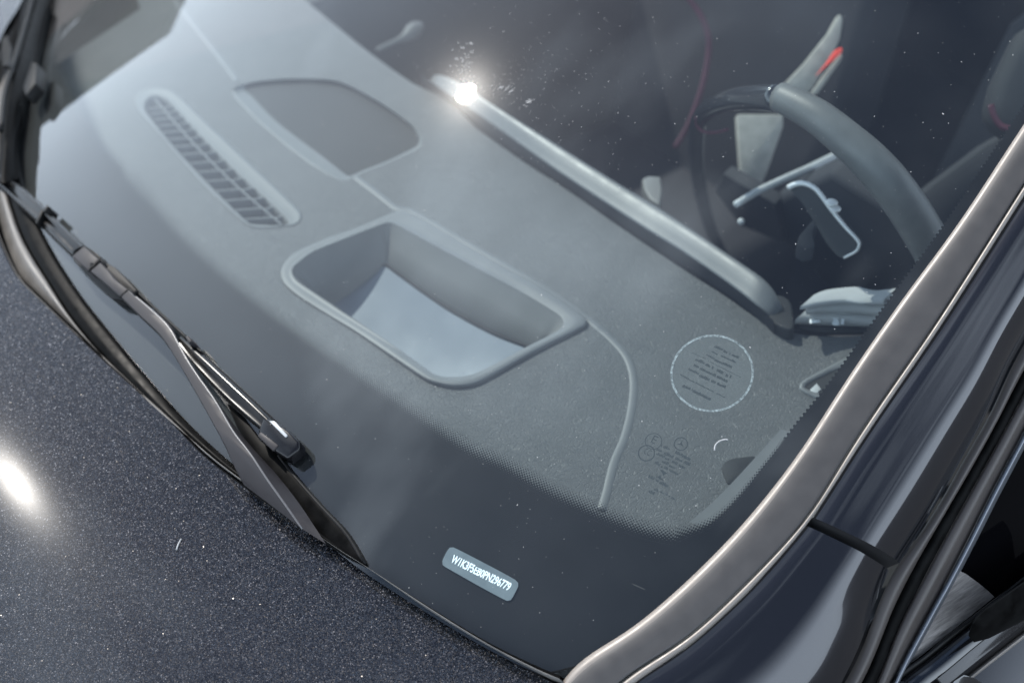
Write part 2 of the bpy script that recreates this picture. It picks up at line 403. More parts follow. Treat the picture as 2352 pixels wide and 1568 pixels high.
M_dash = grain_plastic('dash_grain', (.082, .085, .086), strength=.5)
M_dash2 = pbr('dash_smooth', (.125, .131, .132), .6, var=.05, var_scale=40, bump=.12, bump_scale=1500, bump_dist=.0004)
M_spk = pbr('speaker_panel_cloth', (.012, .013, .014), .7, var=.08, bump=.3, bump_scale=1200, bump_dist=.0006)
M_hud = pbr('hud_frame_plastic', (.115, .12, .122), .5, var=.04, var_scale=50, bump=.05, bump_scale=1200, bump_dist=.0003)
M_hudw = pbr('hud_wall_plastic', (.125, .125, .12), .6, var=.05, var_scale=40, bump=.06, bump_scale=1200, bump_dist=.0003)
M_mir = pbr('hud_mirror', (.125, .15, .18), .6, metal=.15, rvar=.05, var_scale=15)
M_dark = pbr('dark_void', (.006, .006, .007), .8, var=.3)
M_cab = pbr('dark_cabin_fabric', (.011, .012, .015), .8, var=.4, var_scale=8, bump=.2, bump_scale=300)
M_scr = pbr('screen_housing', (.10, .104, .106), .42, var=.04, var_scale=60, rvar=.05, bump=.04, bump_scale=1500, bump_dist=.0002)
M_lea = pbr('grey_leather', (.095, .096, .092), .5, var=.15, var_scale=40, bump=.25, bump_scale=500, bump_dist=.0006)
M_blk = pbr('piano_black', (.006, .006, .007), .16, spec=.3, coat=.1, rvar=.03)
M_chr = pbr('satin_chrome', (.55, .55, .55), .35, metal=.2, rvar=.05, var_scale=80)
M_sil = pbr('silver_plastic', (.40, .41, .41), .4, metal=.0, var=.06, rvar=.05)
M_red = pbr('red_stitch', (.05, .004, .015), .7, var=.2)
M_red2 = pbr('red_buckle', (.9, .06, .03), .4, var=.1)
M_sunpatch = pbr('sun_patch_tone', (.30, .285, .25), .8, var=.15, var_scale=60, bump=.2, bump_scale=500)  # pale tone of the painted sun patch on the seat
M_vin = pbr('vin_plate', (.13, .15, .16), .35, var=.12, var_scale=60, rvar=.08)
M_white = pbr('white_print', (.85, .88, .9), .5)
M_ink = pbr('dark_print', (.02, .025, .028), .6)
M_stk = pbr('clear_sticker_edge', (.20, .21, .21), .45, var=.7, var_scale=400)
M_dust = pbr('dust_and_glare', (.33, .33, .33), .7)
M_gnd = pbr('asphalt', (.040, .037, .036), .85, var=.25, var_scale=3, bump=.6, bump_scale=60, bump_dist=.01)

car = bpy.data.objects.new('car', None); COL.objects.link(car)
car['label'] = 'black car seen close over its hood, windshield and driver side pillar'; car['category'] = 'car'
def grp(name, label=None, parent=car):
    o = bpy.data.objects.new(name, None); COL.objects.link(o); o.parent = parent
    if label: o['label'] = label
    return o

# ------------------------------------------------------------------ ground, and unseen blocks added for the reflections
mesh('ground', [(-400, -400, 0), (400, -400, 0), (400, 400, 0), (-400, 400, 0)], [(0, 1, 2, 3)], M_gnd, kind='structure', smooth=False)

M_refl_grey = pbr('reflection_block_grey', (.05, .052, .048), .85, var=.3, var_scale=1.5, bump=.3, bump_scale=30, bump_dist=.01)
M_refl_dark = pbr('reflection_block_dark', (.03, .03, .033), .7, var=.3, var_scale=6)
refl_block = bpy.data.objects.new('reflection_block', None); COL.objects.link(refl_block)  # added and unseen, shaped for its dark reflection in the windshield
refl_block['label'] = 'unseen grey block added beside the car to darken the reflection in the glass'; refl_block['category'] = 'reflection_block'
gp = [(-1.2, 0), (1.6, 0), (1.6, 2.6), (-.26, 4.1), (-1.2, 2.35)]
prism('wall', [Vector((-9, a, b)) for a, b in gp], Vector((-6, 0, 0)), M_refl_grey, refl_block)  # body of the unseen block added for its reflection
for sg in (0, 1):
    e_ = [(-8.8, -1.3, 2.27), (-8.8, -.26, 4.15), (-15.2, -.26, 4.15), (-15.2, -1.3, 2.27)] if sg == 0 else [(-8.8, -.26, 4.15), (-8.8, 1.75, 2.53), (-15.2, 1.75, 2.53), (-15.2, -.26, 4.15)]
    prism('roof', [Vector(q) for q in e_], Vector((0, 0, .12)), M_refl_dark, refl_block)
prism('door', [Vector((-8.97, a, b)) for a, b in ((-.8, .02), (1.3, .02), (1.3, 2.1), (-.8, 2.1))], Vector((-.05, 0, 0)), M_refl_dark, refl_block)  # dark face of the unseen block added for its reflection
gw = bpy.data.objects.new('reflection_wall', None); COL.objects.link(gw)  # added and unseen, darkens what the hood reflects
gw['label'] = 'unseen long dark wall added beyond the passenger side to darken reflections'; gw['category'] = 'wall'
prism('wall', [Vector((-8.9, 1.7, 2.3)), Vector((-8.9, 12, 2.3)), Vector((-9.2, 12, 2.3)), Vector((-9.2, 1.7, 2.3))], Vector((0, 0, -2.3)), M_refl_dark, gw)  # unseen wall added to darken reflections
prism('reflection_wall_top', [Vector((-8.85, 1.76, 2.4)), Vector((-8.85, 12, 2.4)), Vector((-9.25, 12, 2.4)), Vector((-9.25, 1.76, 2.4))], Vector((0, 0, -.09)), M_refl_grey, gw)

# ------------------------------------------------------------------ pixel curves (2352 px frame)
FR = [(2700, -260), (2500, 20), (2352, 232), (2156, 524), (2035, 688), (1904, 870), (1820, 974), (1767, 1043), (1702, 1120), (1660, 1163), (1620, 1190), (1568, 1205), (1500, 1195), (1422, 1168), (1288, 1110),
      (1170, 1044), (1086, 1006), (885, 873), (784, 806), (621, 689), (500, 588), (430, 521), (380, 464), (310, 390), (249, 329), (205, 260), (165, 190), (144, 134), (138, 67), (146, 0), (170, -90), (230, -200)]
L1 = [(1275, 1590), (1290, 1552), (1305, 1532), (1321, 1518), (1375, 1487), (1439, 1454), (1500, 1403), (1568, 1344), (1702, 1209), (1835, 1042), (1937, 883), (2072, 688), (2196, 522), (2352, 285), (2480, 95)]
L2 = [(1285, 1600), (1302, 1567), (1330, 1537), (1385, 1505), (1450, 1466), (1510, 1420), (1568, 1371), (1717, 1220), (1851, 1042), (1952, 883), (2087, 688), (2211, 522), (2367, 285), (2495, 95)]
L3 = [(1330, 1660), (1380, 1603), (1409, 1570), (1450, 1540), (1500, 1510), (1567, 1474), (1640, 1408), (1720, 1330), (1857, 1186), (1942, 1043), (2045, 890), (2139, 756), (2287, 524), (2352, 420), (2520, 165)]
L4 = [(1345, 1680), (1395, 1620), (1425, 1588), (1465, 1558), (1515, 1528), (1575, 1489), (1650, 1424), (1735, 1342), (1866, 1190), (1960, 1043), (2060, 895), (2154, 759), (2305, 524), (2368, 424), (2538, 165)]
CG = [(-120, -200), (111, 20), (84, 145), (60, 215), (50, 286), (40, 336), (44, 386), (57, 434), (91, 521), (140, 610), (201, 699), (336, 863), (437, 976), (532, 1063), (620, 1130), (740, 1220), (838, 1297), (985, 1392), (1120, 1473), (1225, 1525), (1290, 1552)]
HE = [(20, -260), (60, -60), (40, 10), (5, 70), (-30, 160), (-55, 260), (-55, 360), (-30, 470), (0, 560), (37, 635), (80, 679), (188, 783), (302, 887), (403, 981), (464, 1044), (560, 1118), (690, 1210), (784, 1273), (838, 1307),
      (985, 1407), (1120, 1488), (1264, 1565), (1420, 1650)]
def relax(p, k):
    for _ in range(k): p = [p[0]]+[(p[i-1]+p[i]*2+p[i+1])/4 for i in range(1, len(p)-1)]+[p[-1]]
    return p
fl = lambda pts, n, off, k=0: [G(x, y, off) for x, y in [tuple(q) for q in relax(cat(pts, n), k)]]

# ------------------------------------------------------------------ windshield
ws = grp('windshield', 'curved laminated windshield with black printed border')
g1 = [xs(p) for p in fl(CG, 60, 0)]
l1 = [xs(p) for p in fl([(x+6, y+6) for x, y in L1], 50, 0)]
cgx = [p for p in g1 if p[0] > -.66]
bot = [(x, s-.006) for x, s in cgx[:-1]]
outl = bot + l1[2:] + [(l1[-1][0]-.03, .80), (.45, .90), (0, .92), (-.4, .88), (-.66, .75), (-.75, .3), (-.75, bot[0][1]), (-.70, bot[0][1]-.005)]
sheet('outer_glass', outl, [], lambda x, s: Gs(x, s, 0), .025, M_glass, ws)
Nf = 160
fi = cat(FR, Nf); fade = []
for p in fi:      # width of the dotted fade in pixels
    if p.x > 1740: wd = 11
    elif p.x > 1560: wd = 11+20*(1740-p.x)/180
    elif p.x > 300: wd = 46
    else: wd = 30
    fade.append(wd)
I3 = [G(p.x, p.y, -.0035) for p in fi]
J3 = []
for i, p in enumerate(fi):
    t = (fi[min(i+1, Nf-1)]-fi[max(i-1, 0)]).normalized(); nrm = Vector((-t.y, t.x))
    if nrm.dot(Vector((-.25, 1))) < 0 and p.x > 600: nrm = -nrm
    if p.x <= 600 and nrm.x > 0: nrm = -nrm
    if p.x > 1568 and nrm.x < 0: nrm = -nrm
    q = p+nrm*fade[i]; J3.append(G(q.x, q.y, -.0035))
arc = [0]
for i in range(1, Nf): arc.append(arc[-1]+(I3[i]-I3[i-1]).length)
wid = [(I3[i]-J3[i]).length for i in range(Nf)]
dsc = [.68 if fi[i].x > 1790 else 1 for i in range(Nf)]
rows = [[J3[i].lerp(I3[i], k/3) for i in range(Nf)] for k in range(4)]
loft('frit_dot_edge', rows, M_fdot, ws, uvs={'dots': lambda r, c: (arc[c]*dsc[c], wid[c]*r/3*dsc[c]), 'fade': lambda r, c: (r/3, 0)}, label='halftone dots fading out along the black border')
frin = [xs(p) for p in J3]; 
sheet('frit_band', outl, [frin], lambda x, y: Gs(x, y, -.0036), .03, M_frit, ws, biggest=True, inside=lambda c: not (c[1] > .52 and c[0] < .56) and not (c[1] > .42 and c[0] < -.3), label='solid black ceramic border under the glass')

# ------------------------------------------------------------------ hood
H_A, H_ZY, H_ZX, H_D, H_E = 1.034, .050, -.0277, .050, .400
def zH(x, y):
    v = y+.28; return H_A + H_ZY*v + H_ZX*x - H_D*x*x - (H_E*v*v if v < 0 else 0)
def Hd(px, py, off=0): return solve(lambda P: P.z-zH(P.x, P.y)-off, ray(px, py))
he = [Hd(p.x, p.y) for p in cat(HE, 90)]
poly = [(p.x, p.y) for p in he]
poly2 = [(poly[-1][0]+.02, -1.1), (poly[0][0]-.1, -1.1)]
hood = sheet('hood', poly+poly2, [], lambda x, y: Vector((x, y, zH(x, y))), .03, M_hood, car, label='metallic flake black hood panel')
loft('hood_edge', [he, [p+Vector((0, .003, -.002)) for p in he], [p+Vector((0, .004, -.006)) for p in he], [p+Vector((0, -.004, -.022)) for p in he]], M_paint, hood, flip=True)

# ------------------------------------------------------------------ cowl: glossy black strip, grey lip, dark gutter
cowl = grp('cowl_seal', 'black rubber cowl strip along the windshield base')
C1 = CG[1:]
LB = [(75, -60), (48, 60), (22, 150), (5, 250), (0, 330), (8, 410), (25, 480), (54, 557), (111, 652), (161, 729), (218, 799), (285, 870), (349, 930), (437, 1006), (500, 1060), (570, 1112), (692, 1202), (786, 1266), (842, 1301), (990, 1398), (1124, 1480), (1232, 1535), (1285, 1558)]
LO = [(60, -50), (34, 60), (0, 150), (-25, 250), (-28, 350), (-10, 460), (15, 565), (42, 630), (84, 672), (192, 776), (306, 881), (408, 975), (468, 1038), (564, 1112), (694, 1204), (787, 1268), (842, 1302), (988, 1402), (1123, 1483), (1262, 1557), (1300, 1570)]
n = 120
a_ = fl(C1, n, .0015); b_ = fl(LB, n, .006); c_ = fl(LO, n, .004)
mid = [p.lerp(q, .5)+nG(p)*.0012 for p, q in zip(a_, b_)]
m3 = [p.lerp(q, .2)+nG(p)*.0012 for p, q in zip(a_, b_)]
m4 = [p.lerp(q, .85)+nG(p)*.001 for p, q in zip(a_, b_)]
loft('rubber_strip', [[p-nG(p)*.004 for p in a_], a_, m3, mid, m4, [p-nG(p)*.003 for p in b_]], M_strip, cowl)
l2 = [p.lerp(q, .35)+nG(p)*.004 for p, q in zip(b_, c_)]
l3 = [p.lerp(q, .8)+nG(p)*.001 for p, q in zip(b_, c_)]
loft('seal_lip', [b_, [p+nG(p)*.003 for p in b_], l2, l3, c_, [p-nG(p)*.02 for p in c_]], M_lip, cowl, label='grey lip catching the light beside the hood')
und = fl(LO, n, -.03); unh = [p+Vector((0, -.05, -.06)) for p in und]
loft('gutter', [[p-nG(p)*.02 for p in a_], und, unh], M_dark, cowl)
px_prism('arm_shadow_piece', [(520, 925), (545, 940), (596, 1008), (640, 1042), (673, 1092), (739, 1167), (792, 1225), (836, 1298), (800, 1282), (745, 1246), (690, 1200), (640, 1130), (585, 1050), (545, 985)], G, .005, .008, M_strip, cowl, bevel=.001)  # arm's shadow and reflection on the glass, put in as a black rubber piece
tube('arm_shadow_edge', fl([(640, 1046), (673, 1090), (739, 1165), (796, 1226), (838, 1296)], 14, .003), .0022, M_rub, cowl)  # rim of the painted arm shadow

# ------------------------------------------------------------------ wipers
def blade(name_parent, edges, offs, m, name='blade'):
    n = 40
    rows = [[G(x, y, o) for x, y in [tuple(q) for q in cat(e, n)]] for e, o in zip(edges, offs)]
    return loft(name, rows, m, name_parent)
wp = grp('wiper', 'black windshield wiper resting at the base of the glass')
eA = [(-60, 395), (0, 432), (35, 465), (80, 507), (120, 547), (164, 590)]
eB = [(-60, 382), (0, 421), (45, 460), (94, 502), (169, 577)]
eC = [(-60, 372), (0, 412), (48, 451), (98, 493), (176, 571)]
eD = [(-60, 363), (0, 405), (47, 443), (95, 484), (183, 568)]
eE = [(-60, 352), (0, 396), (47, 426), (103, 478), (192, 563)]
blade(wp, [eA, eA, eB, eC, eD, eE, eE], [.004, .014, .017, .010, .022, .012, .003], M_rubg)
fA = [(405, 785), (432, 822), (450, 846), (490, 890), (537, 937), (601, 988)]
fB = [(407, 782), (436, 820), (460, 846), (505, 893), (550, 935), (606, 984)]
fC = [(409, 780), (440, 815), (470, 843), (515, 887), (560, 930), (612, 979)]
fD = [(411, 776), (445, 808), (504, 863), (560, 916), (622, 975)]
fE = [(417, 770), (440, 789), (460, 806), (537, 877), (585, 921), (632, 966)]
blade(wp, [fA, fA, fB, fC, fD, fE, fE], [.004, .013, .016, .009, .021, .010, .003], M_rubg)
tube('rubber_squeegee', fl([(-60, 358), (0, 401), (103, 483), (192, 568), (300, 655), (420, 771), (537, 879), (630, 967)], 60, .004), .0016, M_rub, wp)
tube('spoiler_wire', fl([(296, 652), (340, 694), (420, 768), (430, 779)], 20, .012), .0014, M_rub, wp)
for q in ([(80, 510), (94, 480), (98, 483), (84, 514)], [(98, 484), (108, 470), (111, 473), (101, 487)]):
    px_prism('blade_clip', q, G, .024, .02, M_rub, wp, bevel=.0006)
px_prism('blade_clip', [(424, 772), (431, 770), (440, 783), (432, 788)], G, .026, .02, M_arm, wp, bevel=.001)
px_prism('blade_clip', [(447, 794), (460, 803), (462, 809), (450, 800)], G, .016, .012, M_rub, wp, bevel=.0008)
cap = px_prism('blade_end_cap', [(594, 984), (603, 958), (630, 964), (664, 988), (687, 1012), (687, 1031), (658, 1054), (632, 1038), (590, 1006)], G, .020, .017, M_blk, wp, bevel=.003, seg=3)
px_prism('cap_facet', [(617, 966), (630, 966), (660, 999), (655, 1004)], G, .0215, .004, M_sil, wp, bevel=.0008)
px_prism('cap_rib', [(590, 1000), (598, 990), (640, 1022), (627, 1036)], G, .0212, .004, M_arm, wp, bevel=.0015)
px_prism('connector_base', [(163, 592), (176, 592), (230, 596), (262, 612), (284, 634), (314, 666), (308, 672), (280, 690), (258, 686), (230, 664), (197, 632)], G, .018, .014, M_rub, wp, bevel=.002)
px_prism('connector_cover', [(164, 588), (192, 564), (227, 595), (202, 622)], G, .034, .02, M_arm, wp, bevel=.0018, seg=3)
px_prism('connector_side', [(194, 563), (223, 582), (232, 594), (226, 596)], G, .028, .02, M_rub, wp, bevel=.001)
px_prism('connector_cover', [(206, 622), (230, 602), (248, 621), (262, 640), (293, 664), (275, 681), (234, 645)], G, .035, .02, M_arm, wp, bevel=.0015, seg=3)
tube('connector_pin', [G(*tuple(q), .0352) for q in cat([(207, 607), (211, 604), (216, 606), (216, 611), (212, 614), (208, 612)], 12, True)], .0007, M_rub, wp)
tube('cover_gap', [G(x, y, .034) for x, y in [(204, 624), (206, 618), (228, 598), (233, 598), (246, 612)]], .0011, M_rub, wp, seg=8)
tube('cover_gap', [G(x, y, .034) for x, y in [(274, 684), (281, 676), (294, 665), (299, 667), (312, 680)]], .0011, M_rub, wp, seg=8)
AL_ = [(278, 682), (326, 729), (363, 763), (383, 789), (430, 867), (472, 941), (516, 1023), (537, 1071), (559, 1112)]
AR_ = [(295, 668), (345, 710), (390, 752), (403, 779), (437, 840), (495, 922), (538, 997), (571, 1036), (606, 1090), (646, 1146), (694, 1214)]
AS_ = [(299, 668), (349, 709), (394, 750), (407, 778), (441, 838), (501, 924), (548, 990), (585, 1034), (640, 1095), (690, 1160), (748, 1248)]
n = 60
h = [.034 - .018*max(0, (i/n-.7)/.3)**1.5 for i in range(n)]
al = [G(p.x, p.y, h[i]) for i, p in enumerate(relax(cat(AL_, n), 3))]; ar = [G(p.x, p.y, h[i]) for i, p in enumerate(relax(cat(AR_, n), 3))]
asd = [G(p.x, p.y, .014) for p in cat(AS_, n)]
lo = [p-nG(p)*.010-Vector((.001, 0, 0)) for p in al]
mids = [p.lerp(q, .5)+nG(p)*.0006 for p, q in zip(al, ar)]
r1 = [p.lerp(q, .93)+nG(p)*.0004 for p, q in zip(al, ar)]; r2 = [p.lerp(q, .15)-nG(p)*.0003 for p, q in zip(ar, asd)]
loft('arm', [lo, [p-nG(p)*.0015 for p in al], [p.lerp(q, .04) for p, q in zip(al, ar)], mids, r1, ar, r2, asd], M_arm, wp, label='satin grey-black wiper arm widening towards its pivot').data.set_sharp_from_angle(angle=radians(22))
tube('arm_ridge_highlight', [p-nG(p)*.0006 for p in relax(ar, 3)], .0011, pbr('ridge_highlight', (.10, .095, .095), .3, spec=.7), wp, seg=8)  # highlight along the arm's ridge, put in as a paler tube
tube('arm_edge', [p-nG(p)*.006 for p in relax(al, 4)], .0016, M_rub, wp)
loft('arm_underside', [lo, asd], M_rub, wp, flip=True)

wp2 = grp('wiper', 'second wiper, at the far passenger end of the glass')
q1 = [(-10, 420), (0, 330), (8, 250), (20, 160), (40, 90), (58, 30), (72, -40)]
q2 = [(10, 420), (16, 330), (26, 250), (40, 165), (60, 95), (78, 30), (92, -40)]
q3 = [(24, 415), (30, 330), (38, 250), (54, 170), (76, 95), (95, 30), (112, -40)]
q4 = [(42, 410), (40, 330), (47, 280), (62, 200), (84, 140), (102, 50), (122, -20)]
blade(wp2, [q1, q1, q2, q3, q4, q4], [.0, .012, .030, .016, .012, .0], M_strip)
tube('arm', fl([(2, 300), (12, 210), (36, 130), (60, 50), (84, -40)], 20, .036), .004, M_rub, wp2)
px_prism('blade_clip', [(2, 92), (14, 80), (24, 110), (18, 150), (4, 150)], G, .046, .02, M_rub, wp2, bevel=.002)
px_prism('connector_cover', [(52, 200), (72, 140), (84, 145), (80, 190), (58, 220)], G, .03, .02, M_rub, wp2, bevel=.002)

# ------------------------------------------------------------------ driver side pillar
n = 90
t1 = fl(L1, n, .001, 14); t2 = fl(L2, n, .006, 14); t3 = fl(L3, n, .006, 14); t4 = fl(L4, n, .006, 14)
tr = grp('pillar_trim', 'taupe satin trim strip between the glass and the black pillar')
mid1 = [p.lerp(q, .55)+nG(p)*.002 for p, q in zip(t1, t2)]
b1 = [p.lerp(q, .12)+nG(p)*.0012 for p, q in zip(t2, t3)]
b2 = [p.lerp(q, .5)+nG(p)*.0022 for p, q in zip(t2, t3)]
b3 = [p.lerp(q, .9)-nG(p)*.0005 for p, q in zip(t2, t3)]
loft('glass_side_edge', [[p-nG(p)*.006 for p in t1], t1, mid1, t2], M_cream, tr, label='narrow trim edge next to the glass, its highlight put in as pale colour')  # highlight on the trim's edge, put in as a paler material
loft('trim_face', [t2, b1, b2, b3, t3, [p-nG(p)*.006 for p in t3]], M_satin, tr)
t3b = [p-nG(p)*.005 for p in t3]
c1 = [p.lerp(q, .35)+nG(p)*.002 for p, q in zip(t3, t4)]; c2 = [p.lerp(q, .7)+nG(p)*.0025 for p, q in zip(t3, t4)]
loft('drip_rail', [[p-nG(p)*.012 for p in t3], c1, c2, t4, [p-nG(p)*.006 for p in t4]], M_cream, tr, label='thin cream bright line along the pillar')

L5a = [(1850, 1640), (1925, 1560), (1975, 1470), (2005, 1396), (2038, 1305)]      # fender part, below the shut line
L5b = [(2062, 1285), (2072, 1273), (2139, 1176), (2213, 1045), (2273, 941), (2314, 845), (2352, 780), (2470, 560)]
GA = [(1847, 1202), (1930, 1243), (2010, 1283), (2085, 1327)]
GB = [(1857, 1186), (1935, 1221), (2015, 1256), (2095, 1293)]
PO = -.040
def pillar(name, la, lb, n=50, m=26, label=None, parent=car):
    A = fl(la, n, .003, 8); B = fl(lb, n, PO, 8); rows = []
    for j in range(m):
        t = j/(m-1); row = []
        for i in range(n):
            P = A[i].lerp(B[i], t); nn = nG(A[i])
            side = Vector((.93, -.1, .35)); nb = (nn*.5+side*.5).normalized()
            row.append(P + nb*(.044*4*t*(1-t)*.5 + .0016*sin(pi*5*t)*(1-t)))
        rows.append(row)
    return loft(name, rows, M_paint, parent, label=label), rows
up4 = [(1868, 1188), (1960, 1044), (2060, 896), (2154, 760), (2307, 521), (2370, 424), (2540, 165)]
lo4 = [(1330, 1720), (1395, 1622), (1425, 1590), (1465, 1560), (1515, 1530), (1575, 1490), (1650, 1425), (1735, 1343), (1850, 1206)]
lo5 = [(1800, 1760), (1850, 1690), (1925, 1580), (1975, 1480), (2005, 1396), (2042, 1310)]
up5 = [(2066, 1292), (2139, 1176), (2213, 1045), (2273, 941), (2314, 845), (2352, 780), (2560, 400)]
pu, ru = pillar('a_pillar', up4, up5, label='gloss black painted roof pillar with streaky sky reflections')
pf, rf = pillar('front_fender', lo4, lo5, label='gloss black fender corner below the shut line')
# shut line: dark recessed channel between pillar and fender
e1 = [r[0] for r in ru]; e2 = [r[-1] for r in rf]
loft('shut_line', [e1, [p+Vector((-.012, 0, -.018)) for p in e1], [p+Vector((-.012, 0, -.018)) for p in e2], e2], M_dark, pu, label='dark panel gap')

# side of the car: door window frame, window, belt trim
PS = rf[-1][-1] + Vector((-.004, 0, 0)); NS = Vector((.90, -.08, .43)).normalized()
def S(px, py, off=0): return PL(px, py, PS+NS*off, NS)
def srow(pts, n, off): return [S(p.x, p.y, off) for p in relax(cat(pts, n), 6)]
door = grp('door', 'gloss black driver door with window frame')
R0 = [(1790, 1790), (1860, 1690), (1940, 1570), (1985, 1480), (2012, 1400), (2050, 1312), (2080, 1272), (2146, 1176), (2220, 1045), (2280, 941), (2321, 845), (2359, 780), (2560, 410)]
R1 = [(1840, 1790), (1905, 1690), (1985, 1560), (2020, 1480), (2050, 1400), (2088, 1325), (2112, 1280), (2170, 1180), (2240, 1060), (2300, 950), (2345, 860), (2400, 770), (2580, 440)]
R2 = [(1880, 1790), (1940, 1690), (2010, 1580), (2040, 1500), (2072, 1420), (2110, 1350), (2140, 1290), (2195, 1190), (2262, 1070), (2322, 960), (2370, 870), (2420, 790), (2600, 460)]
R3 = [(1930, 1800), (1980, 1700), (2040, 1590), (2062, 1537), (2103, 1461), (2150, 1376), (2186, 1310), (2235, 1215), (2280, 1125), (2325, 1041), (2370, 955), (2430, 850), (2640, 480)]
R4 = [(x+18, y+8) for x, y in R3]
n = 70
pts = lambda R, o: srow(R, n, o)
loft('window_frame', [pts(R0, -.004), [p.lerp(q, .35)+NS*.003 for p, q in zip(pts(R0, 0), pts(R1, 0))], [p.lerp(q, .75)+NS*.003 for p, q in zip(pts(R0, 0), pts(R1, 0))], pts(R1, -.006)], M_taupe, door)
loft('rubber_seal', [pts(R1, -.006), [p.lerp(q, .15) for p, q in zip(pts(R1, -.012), pts(R2, -.012))], pts(R1, -.004), [p.lerp(q, .5) for p, q in zip(pts(R1, 0), pts(R2, 0))], pts(R2, -.002)], M_strip, door)
loft('frame_face', [pts(R2, -.004), [p.lerp(q, .1)+NS*.001 for p, q in zip(pts(R2, 0), pts(R3, 0))], [p.lerp(q, .6) for p, q in zip(pts(R2, .003), pts(R3, .002))], pts(R3, -.005)], M_taupe, door)
loft('chrome_strip', [pts(R3, -.006), [p.lerp(q, .3) for p, q in zip(pts(R3, .003), pts(R4, .003))], [p.lerp(q, .7) for p, q in zip(pts(R3, .003), pts(R4, .003))], pts(R4, -.008)], M_sstrip, door, label='thin bright line beside the side window')
# side glass
sg = [(2052, 1590), (2071, 1541), (2113, 1463), (2162, 1380), (2199, 1312), (2248, 1218), (2338, 1043), (2444, 853), (2560, 640), (2800, 700), (2700, 1200), (2420, 1275), (2352, 1325), (2270, 1385), (2160, 1470), (2090, 1535)]
M_sg = pbr('side_window_tint', (.002, .002, .0025), .05, spec=.08)
mesh('side_window', [S(x, y, -.012) for x, y in sg], [tuple(range(len(sg)))], M_sg, door, smooth=False, label='dark side window glass')
M_asphalt_refl = pbr('asphalt_reflection_plain', (.17, .155, .15), .5, var=.38, var_scale=1.0, stretch=((60, 900, 60), (0, 0, 0)))
refl_panel_px = [(2196, 1306), (2220, 1318), (2250, 1340), (2276, 1362), (2284, 1370), (2200, 1437), (2110, 1510), (2080, 1530), (2085, 1516), (2120, 1452), (2160, 1376)]
px = [S(x, y, -.006) for x, y in refl_panel_px]
M_asphalt_refl, nt = mat('asphalt_reflection')  # asphalt reflection in the corner glass, painted as grey streaks
tcn = N(nt, 'ShaderNodeTexCoord'); mp = N(nt, 'ShaderNodeMapping')
mp.inputs['Rotation'].default_value = (0, 0, 0); mp.inputs['Scale'].default_value = (1, 1, 1)
L(nt, tcn.outputs['UV'], mp.inputs[0])
nn_ = N(nt, 'ShaderNodeTexNoise'); nn_.inputs['Scale'].default_value = 1; nn_.inputs['Detail'].default_value = 6; nn_.inputs['Roughness'].default_value = .7
L(nt, mp.outputs[0], nn_.inputs['Vector'])
cr = N(nt, 'ShaderNodeValToRGB'); cr.color_ramp.elements[0].position = .3; cr.color_ramp.elements[0].color = (.07, .064, .06, 1)
cr.color_ramp.elements[1].position = .75; cr.color_ramp.elements[1].color = (.30, .28, .265, 1); L(nt, nn_.outputs[0], cr.inputs[0])
b = N(nt, 'ShaderNodeBsdfPrincipled'); b.inputs['Roughness'].default_value = .45; L(nt, cr.outputs[0], b.inputs['Base Color']); out(nt, b.outputs[0])
so_ = mesh('reflection_panel', px, [tuple(range(len(px)))], M_asphalt_refl, door, smooth=False, label='corner panel at the mirror foot with a streaked asphalt reflection painted on')
uvl = so_.data.uv_layers.new(name='uv')
for lp in so_.data.loops:
    x, y = refl_panel_px[lp.vertex_index]; a = radians(-33)
    uvl.data[lp.index].uv = ((x*cos(a)+y*sin(a)*-1)*.012, (x*sin(a)+y*cos(a))*.11) if False else (((x-2150)*cos(a)+(y-1400)*sin(a))*.018, (-(x-2150)*sin(a)+(y-1400)*cos(a))*.16)
B0 = [(2036, 1600), (2050, 1552), (2075, 1537), (2110, 1514), (2200, 1441), (2290, 1372), (2352, 1322), (2470, 1226)]
B1 = [(2045, 1605), (2062, 1562), (2084, 1547), (2118, 1524), (2208, 1450), (2298, 1381), (2360, 1331), (2478, 1236)]
B2 = [(2080, 1625), (2100, 1600), (2130, 1576), (2165, 1550), (2250, 1478), (2325, 1420), (2385, 1372), (2500, 1285)]
B3 = [(2110, 1640), (2135, 1620), (2165, 1598), (2200, 1570), (2275, 1510), (2352, 1450), (2410, 1403), (2520, 1318)]
B4 = [(2118, 1648), (2143, 1628), (2173, 1606), (2208, 1578), (2283, 1518), (2360, 1459), (2418, 1412), (2528, 1327)]
n = 40
pts = lambda R, o: srow(R, n, o)
loft('window_seal', [pts(B0, -.008), pts(B0, .001), [p.lerp(q, .5) for p, q in zip(pts(B0, .003), pts(B1, .003))], pts(B1, .0)], M_rub, door)
bm_ = [p.lerp(q, .5)+NS*.012 for p, q in zip(pts(B1, .002), pts(B2, .010))]
loft('belt_moulding', [pts(B1, .0), [p.lerp(q, .2) for p, q in zip(pts(B1, .006), pts(B2, .010))], bm_, pts(B2, .014), [p.lerp(q, .5) for p, q in zip(pts(B2, .012), pts(B3, .002))], pts(B3, -.004)], M_paint2, door, label='rounded gloss black moulding below the side window')
loft('belt_bright_line', [pts(B3, -.004), [p.lerp(q, .5) for p, q in zip(pts(B3, .003), pts(B4, .003))], pts(B4, -.004)], M_cream, door)
B5 = [(2200, 1800), (2230, 1770), (2260, 1740), (2300, 1720), (2370, 1680), (2440, 1640), (2520, 1600), (2640, 1500)]
loft('door_skin', [pts(B4, -.005), [p.lerp(q, .4)+NS*.02 for p, q in zip(pts(B4, 0), pts(B5, 0))], pts(B5, .03)], M_paint, door)
px_prism('mirror_foot', [(2150, 1620), (2192, 1560), (2215, 1545), (2240, 1552), (2275, 1575), (2300, 1640)], lambda x, y, o: S(x, y, o), .03, .02, M_paint2, door, bevel=.004)
